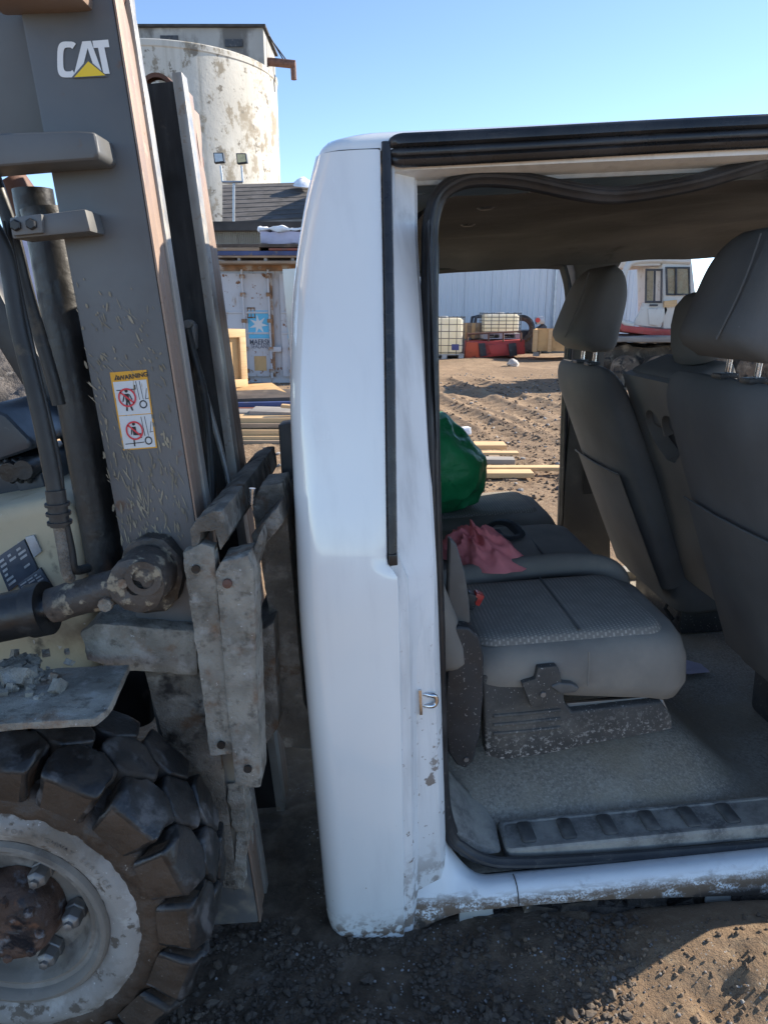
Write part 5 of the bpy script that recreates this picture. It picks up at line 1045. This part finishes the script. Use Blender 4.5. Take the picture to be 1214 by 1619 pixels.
lumber(325, 520, 638, 646, 7.9, 'board_blue', 'blue-painted beam under the plywood sheet', -.02, .9)
lumber(325, 520, 646, 653, 7.8, 'board_red', 'reddish-brown board below the blue beam', -.01, .9)
lumber(368, 440, 652, 659, 7.5, 'wood_grey', 'short grey board left of the pile, above pale timbers', 0, .5)
lumber(394, 520, 650, 657, 7.4, 'wood_grey', 'long weathered grey board sloping across the pile', .03, .4)
lumber(444, 520, 640, 645, 7.3, 'wood_new', 'pale batten lying crosswise on top of the pile', .08, .1)
for k, (y0, y1) in enumerate(((661, 669), (670, 677), (680, 688), (690, 696), (697, 704), (706, 714), (716, 726))):
    lumber(300, 520, y0, y1, 7.2-.06*k, 'wood_new' if k % 3 != 1 else 'wood_old', '%s long sawn timber counted down the lumber pile between mast and cab' % ('first', 'second', 'third', 'fourth', 'fifth', 'sixth', 'lowest')[k], .0, .8)
for k, (y0, y1) in enumerate(((700, 712), (716, 726), (732, 742))):
    lumber(-60, 190, y0, y1, 6.6-.1*k, 'wood_new' if k % 2 == 0 else 'wood_old', '%s of three sunlit timbers lying behind the forklift cowl' % ('farthest', 'middle', 'nearest')[k], .0, .6, 'timbers behind the forklift')
# gravel heap and wrapped stack seen past the forklift's left
m = MB(); n_ = 40; c = P(-40, 640, 11.); rs = []
for j in range(14):
    r = (1-j/13.5); rs.append([Vector((math.cos(2*math.pi*i/n_)*3.2*r, math.sin(2*math.pi*i/n_)*1.6*r, 1.05*(1-r**1.5)-.05)) for i in range(n_)])
m.rings(rs, False, True); gp = m.build('rubble_heap', 'pile_grey', None, 60, 0, .16, .10, 3.); gp.location = (c.x, 11., 0); tag(gp, 'heap of dark grey rubble behind the forklift', 'rubble heap')
a = P(-80, 560, 14.); b = P(110, 370, 14.)
TB = thing('trailer_box', 'pale lilac-white box trailer side behind the forklift mast', 'trailer', (a.x, 14., 0)); m = MB(); m.box2((0, 0, .35), (b.x-a.x, 2.4, b.z)); m.build('trailer_side', 'wrap_lilac', TB, bevel=.03)
for k in range(5): m = MB(); m.box2((.2+k*.55, -.02, .4), (.24+k*.55, -.001, b.z-.05)); m.build('side_post', 'galv', TB)
m = MB(); m.box2((0, .1, .0), (b.x-a.x, 2.2, .35)); m.build('trailer_chassis', 'dark_metal', TB)
# white warehouse
WY = 25.; wx0, wx1 = P(520, 500, WY).x, P(1075, 500, WY).x; wz = 5.4
WH = thing('warehouse', 'long white corrugated metal warehouse seen through the cab', 'warehouse', (wx0, WY, 0)); L_ = wx1-wx0; npan = 13
for k in range(npan):
    x0, x1 = L_*k/npan, L_*(k+1)/npan-.012; pts = []; nr = 5
    for j in range(nr):
        s0 = lerp(x0, x1, j/nr); s1 = lerp(x0, x1, (j+1)/nr); d = s1-s0; pts += [(s0, 0), (s0+d*.62, 0), (s0+d*.70, -.03), (s0+d*.86, -.03), (s0+d*.94, 0)]
    pts.append((x1, 0)); m = MB(); m.grid([[Vector((x, y, z)) for x, y in pts] for z in (0, wz)]); m.build('wall_panel', 'warehouse_wall', WH, None)
m = MB(); m.box2((-.02, .03, 0), (L_+.02, 12, wz-.05)); m.build('wall', 'warehouse_wall', WH)
m = MB(); m.prism([(-.2, -.25, wz-.02), (-.2, 6, wz+1.1), (-.2, 12.2, wz-.02)], (L_+.4, 0, 0)); m.build('roof', 'galv', WH)
m = MB(); X = P(877, 450, WY).x-wx0; m.tube([(X, -.10, 0), (X, -.10, wz)], .05, 8); m.build('downpipe', 'galv', WH)
# liquid totes
def tote(a, w, d, h, label):
    t = thing('liquid_tote', label, 'tote', a, group='caged liquid totes')
    m = MB(); m.rings([rrect(.04, w-.04, .04, d-.04, .09, z, 4, i) for i, z in ((.05, .17), (0, .22), (0, h-.10), (.05, h-.05))], True, True); m.build('tank', 'tank_plastic', t, 50)
    m = MB(); m.lathe([(.11, 0), (.11, .05), (0, .055)], (w/2, d/2, h-.05), (0, 0, 1), 16); m.build('cap', 'pallet_grey', t)
    m = MB(); r = .009; lev = np.linspace(.2, h-.03, 6); vx = np.linspace(0, w, 6); vy = np.linspace(0, d, 5)
    for z in lev: m.tube([(0, 0, z), (w, 0, z), (w, d, z), (0, d, z), (0, 0, z)], r, 6)
    for x in vx: m.tube([(x, 0, .15), (x, 0, h)], r, 6); m.tube([(x, d, .15), (x, d, h)], r, 6)
    for y in vy[1:-1]: m.tube([(0, y, .15), (0, y, h)], r, 6); m.tube([(w, y, .15), (w, y, h)], r, 6)
    m.build('cage', 'cage_steel', t, 40)
    for z in (0., .13): m = MB(); m.box2((0, 0, z), (w, d, z+.025)); m.build('pallet_deck', 'pallet_grey', t)
    for x in (0, w/2-.07, w-.14): m = MB(); m.box2((x, .01, .025), (x+.14, d-.01, .13)); m.build('pallet_block', 'pallet_grey', t)
    return t
a = P(672, 563, 20.); a.z = gz(a.x, 20.); b = P(733, 563, 20.)
t1 = tote(a, b.x-a.x, 1.05, P(700, 500, 20.).z-a.z, 'cream caged liquid tote with small blue label, standing on the ground'); m = MB(); m.box2((.72, -.02, .26), (.92, -.014, .42)); m.build('label_plate', 'sign_blue', t1)
a = P(764, 536, 20.6); b = P(822, 536, 20.6)
t2 = tote(a, b.x-a.x, 1.0, P(790, 494, 20.6).z-a.z, 'cream caged liquid tote carried on top of the red machine')
# red low machine under the tote
RY = 20.2; RM = thing('red_machine', 'low red steel machine bed with rusty rail and dark fenders', 'machine', (P(735, 565, RY).x, RY, 0)); o_ = Vector(RM.location); Q = lambda x, y, dy=0.: P(x, y, RY)-o_+Vector((0, dy, 0))
m = MB(); q = [Q(739, 541), Q(829, 537), Q(830, 560), Q(735, 567)]; m.prism(q, (.05, 1.4, 0)); m.build('bed', 'red_dull', RM, bevel=.02)
m = MB(); m.prism([Q(737, 541, -.04), Q(755, 541, -.04), Q(757, 565, -.04), Q(734, 567, -.04)], (0, .03, 0)); m.build('side_plate', 'red_orange', RM, bevel=.01)
for x0, x1, lean in ((756, 766, 3), (803, 815, 2)): m = MB(); m.prism([Q(x0, 543, -.05), Q(x1, 542, -.05), Q(x1+lean, 562, -.05), Q(x0+lean, 564, -.05)], (0, .04, 0)); m.build('fender', 'dark_metal', RM, bevel=.01)
m = MB(); m.prism([Q(770, 545, -.06), Q(800, 543, -.06), Q(801, 556, -.06), Q(795, 560, -.06), Q(776, 561, -.06)], (0, .05, 0)); m.build('face_plate', 'red_dull', RM, bevel=.02)
m = MB()
for x in (739, 772, 795, 823): m.tube([Q(x, 540, -.02), Q(x, 526, -.02)], .025, 6)
m.tube([Q(739, 528, -.02), Q(823, 524, -.02)], .025, 6); m.build('guard_rail', 'iron_rust', RM)
# crates beside it
def open_crate(x0, x1, y0, y1, Y, dep, label, mt='wood_old', rz=0., z=None):
    a = P(x0, y1, Y); b = P(x1, y1, Y); h = P(x0, y0, Y).z-a.z; w = b.x-a.x; t = thing('wooden_crate', label, 'crate', a if z is None else (a.x, Y, z), (0, 0, rz), 'wooden crates by the warehouse')
    for (p0, p1) in (((0, 0, .12), (w, .03, h)), ((0, dep-.03, .12), (w, dep, h)), ((0, .032, .12), (.03, dep-.032, h)), ((w-.03, .032, .12), (w, dep-.032, h)), ((.032, .032, .12), (w-.032, dep-.032, .15))): m = MB(); m.box2(p0, p1); m.build('panel', mt, t)
    for x in (.0, w*.38, w-.1): m = MB(); m.box2((x, -.03, .1), (x+.1, -.001, h)); m.build('batten', 'wood_new', t, bevel=.004)
    for y in (.0, dep-.1): m = MB(); m.box2((-.03, y, .1), (-.001, y+.1, h)); m.build('batten', 'wood_new', t)
    for x in (0, w-.16): m = MB(); m.box2((x, 0, -.02), (x+.16, dep, .1)); m.build('skid', 'wood_grey', t)
    return t
open_crate(732, 766, 511, 541, 21.3, .8, 'plain brown crate between the two liquid totes', 'wood_old', .1, P(740, 541, 21.3).z)
open_crate(842, 900, 521, 562, 19.6, 1.3, 'open-topped framed wooden crate right of the red machine', 'plywood', math.radians(-14))
# dark machinery by the wall: roll frame, tyre, engine
QM = thing('utility_vehicle', 'dark parked utility vehicle half hidden behind the tote', 'vehicle', (P(750, 520, 22.5).x, 22.5, 0)); o_ = Vector(QM.location); Q = lambda x, y, dy=0.: P(x, y, 22.5)-o_+Vector((0, dy, 0))
m = MB()
for dy in (0, .9): m.tube([Q(748, 530, dy), Q(752, 502, dy), Q(764, 500, dy), Q(790, 502, dy), Q(800, 530, dy)], .05, 8)
m.build('roll_frame', 'dark_metal', QM)
m = MB(); m.prism([Q(744, 556), Q(744, 530), Q(760, 524), Q(860, 522), Q(872, 532), Q(874, 556)], (0, 1.0, 0)); m.build('body', 'dark_metal', QM, bevel=.05)
tc = Q(822, 520, -.15); m = MB(); m.lathe([(.24, -.06), (.36, -.09), (.42, -.05), (.42, .05), (.36, .09), (.24, .06)], tc, (.2, 1, 0), 28); m.build('spare_tyre', 'tyre_black', QM)
m = MB(); m.prism([Q(840, 524, -.2), Q(858, 512, -.2), Q(862, 516, -.2), Q(862, 524, -.2)], (0, .4, 0)); m.build('hood', 'dark_metal', QM, bevel=.02)
m = MB(); m.prism([Q(846, 501, -.2), Q(858, 500, -.2), Q(859, 512, -.2), Q(846, 513, -.2)], (0, .3, 0)); en = m.build('pump_engine', 'galv', QM, bevel=.03)
m = MB(); m.lathe([(.07, -.05), (.07, .05)], Q(847, 506, -.24), (0, 1, 0), 12, cap0=True); m.build('fuel_cap', 'buckle_red', en)
# tracked machine seen through the front door opening
TY = 13.; TM = thing('tracked_machine', 'white and red tracked machine with open cab and muddy tracks', 'tracked vehicle', (P(975, 590, TY).x, TY, 0)); o_ = Vector(TM.location); Q = lambda x, y, dy=0.: P(x, y, TY)-o_+Vector((0, dy, 0))
m = MB()
for dy in (0, 1.3): m.tube(spline([Q(1090, 413, dy), Q(1040, 411, dy), Q(1004, 413, dy), Q(990, 424, dy), Q(981, 458, dy), Q(977, 490, dy), Q(982, 508, dy), Q(1000, 514, dy)], 5), .055, 10)
m.tube([Q(1004, 413, 0), Q(1004, 413, 1.3)], .05, 8); m.build('cab_frame', 'machine_white', TM)
m = MB(); m.prism([Q(996, 409), Q(1044, 408), Q(1044, 420), Q(1000, 421)], (0, 1.3, 0)); m.build('cab_roof', 'machine_white', TM, bevel=.02)
# door leaf with window frames and a pressed panel
def frame4(x0, x1, y0, y1, w, dy, dep, name, mt, parent, sk=0):
    mm = MB(); A, B, C_, D_ = Q(x0, y0, dy), Q(x1, y0, dy), Q(x1+sk, y1, dy), Q(x0+sk, y1, dy); c = (A+B+C_+D_)/4
    o4 = [A, B, C_, D_]; i4 = [p+(c-p).normalized()*w*1.3 for p in o4]; e = Vector((0, dep, 0))
    vs = o4+i4+[p+e for p in o4]+[p+e for p in i4]; fs = []
    for k in range(4):
        j = (k+1) % 4; fs += [(k, j, j+4, k+4), (k+8, k+12, j+12, j+8), (k, k+8, j+8, j), (k+4, j+4, j+12, k+12)]
    mm.add(vs, fs); return mm.build(name, mt, parent)
fm = frame4(1020, 1046, 425, 479, .03, -.03, .05, 'door_window', 'dark_metal', TM, -1)
m = MB(); m.add([Q(1021, 427, -.01), Q(1032, 427, -.01), Q(1031, 477, -.01), Q(1020, 477, -.01)], [(0, 1, 2, 3)]); m.build('pane', 'glass_amber', fm, None)
m = MB(); m.tube([Q(1034, 426, -.02), Q(1033, 478, -.02)], .02, 6); m.build('mullion', 'dark_metal', fm)
m = MB(); m.prism([Q(1016, 478), Q(1052, 478), Q(1056, 490), Q(1044, 518), Q(1000, 514), Q(1012, 490)], (0, .06, 0)); dl = m.build('door', 'machine_white', TM, bevel=.02)
m = MB(); m.prism([Q(1023, 488, -.03), Q(1050, 487, -.03), Q(1046, 510, -.03), Q(1038, 516, -.03), Q(1025, 513, -.03)], (0, .04, 0)); m.build('door_panel', 'machine_white', dl, bevel=.02)
m = MB(); m.box2(Q(1026, 484, -.05), Q(1038, 481, -.0)); m.build('door_handle', 'dark_metal', dl)
m = MB(); m.prism([Q(1046, 412), Q(1093, 410), Q(1100, 470), Q(1100, 520), Q(1048, 520)], (0, 1.3, 0)); m.build('rear_cab', 'machine_white', TM, bevel=.03)
fm = frame4(1051, 1089, 422, 467, .03, -.03, .05, 'rear_window', 'dark_metal', TM, 1)
m = MB(); m.add([Q(1053, 424, -.012), Q(1088, 422, -.012), Q(1088, 465, -.012), Q(1055, 466, -.012)], [(0, 1, 2, 3)]); m.build('pane', 'glass_amber', fm, None)
m = MB(); m.tube([Q(1067, 423, -.03), Q(1067, 467, -.03)], .02, 6); m.build('mullion', 'dark_metal', fm)
m = MB(); m.prism([Q(1058, 404), Q(1090, 402), Q(1092, 410), Q(1058, 411)], (0, .5, 0)); m.build('roof_lamp', 'machine_red', TM, bevel=.02)
m = MB(); m.prism([Q(976, 507, -.06), Q(985, 514, -.06), Q(1044, 520, -.06), Q(1240, 520, -.06), Q(1240, 534, -.06), Q(1040, 532, -.06), Q(982, 524, -.06), Q(974, 516, -.06)], (0, 1.5, 0)); m.build('chassis', 'machine_red', TM, bevel=.03)
m = MB(); m.prism([Q(1048, 476, -.05), Q(1068, 474, -.05), Q(1068, 484, -.05), Q(1048, 486, -.05)], (0, .05, 0)); m.build('step', 'wood_new', TM)
m = MB(); m.prism([Q(968, 532, -.2), Q(1240, 530, -.2), Q(1240, 545, -.2), Q(968, 540, -.2)], (0, 1.8, 0)); m.build('track_guard', 'wood_grey', TM, bevel=.03, sub=.2, jit=.04, jsc=4)
for k in range(26):
    m = MB(); c = Q(962+k*11, 596, -.3); m.box((c.x, c.y+.9, .03+.01*(k % 2)), (.10, 1.9, .06)); m.build('track_shoe', 'machine_mud', TM)
for k in range(5):
    c = Q(985+k*48, 570, -.2); m = MB(); m.lathe([(.0, -.05), (.12, -.05), (.24, -.02), (.24, .16), (.0, .16)], (c.x, c.y, .28), (0, 1, 0), 20); m.build('road_wheel', 'machine_mud', TM, jit=.015, jsc=6)
m = MB(); m.box2(Q(962, 548, .2), (Q(1240, 590).x, 1.6, .1)); m.build('track_mud', 'machine_mud', TM, sub=.12, jit=.08, jsc=4)
# planks lying on the dirt beyond the cab
for (px1, py0, py1, Y, lab, w) in ((801, 704, 711, 6.15, 'thick sawn timber, farthest of the planks on the dirt', .2), (820, 716, 720, 6.02, 'thin pale batten behind the mud-stained plank', .1), (814, 727, 735, 5.85, 'mud-stained plank with chamfered end on the dirt', .14), (905, 739, 745, 5.68, 'longest thin plank on the dirt, reaching behind the front seat', .1), (844, 748, 756, 5.5, 'nearest thick timber of the planks on the dirt', .15)):
    b = P(px1, py1, Y); h = P(px1, py0, Y).z-b.z; a = P(640, py1, Y); m = MB(); m.box2((a.x-b.x, 0, 0), (0, w, h)); o = m.build('plank', 'wood_new' if px1 != 814 else 'wood_grey', None, bevel=.004, loc=b); o.rotation_euler = (0, 0, math.radians(random.uniform(-3, 3))); tag(o, lab, 'plank', 'planks lying beyond the cab')
for k, (px, Y) in enumerate(((700, 6.2), (790, 6.2))):
    Y = 5.75; b = P(px, 762, Y); m = MB(); m.box2((0, -.3, gz(b.x, Y)-.05), (.09, .75, P(px, 756, 5.5).z-.004)); tag(m.build('bearer', 'wood_old', None, loc=(b.x, Y, 0)), 'short bearer under the planks, %s end' % ('hidden left' if k == 0 else 'right'), 'timber')
p = GZ(811, 580, 0); m = MB(); m.lathe([(0, -.02), (.13, .02), (.16, .08), (.10, .16), (0, .19)], (0, 0, 0), (0, 0, 1), 12); o = m.build('rock', 'stone_pale', None, 60, 0, .06, .05, 6.); o.location = (p.x, p.y, gz(p.x, p.y)-.02); tag(o, 'lone pale rock on the sunlit dirt in front of the red machine', 'rock')
p = GZ(736, 690, 0); m = MB(); m.box((0, 0, .06), (.10, .07, .08), Matrix.Rotation(.4, 3, 'Z')); o = m.build('paint_tin', 'snow', None, bevel=.02, jit=.01); o.location = (p.x, p.y, gz(p.x, p.y)); tag(o, 'small white scrap behind the green sack', 'scrap')
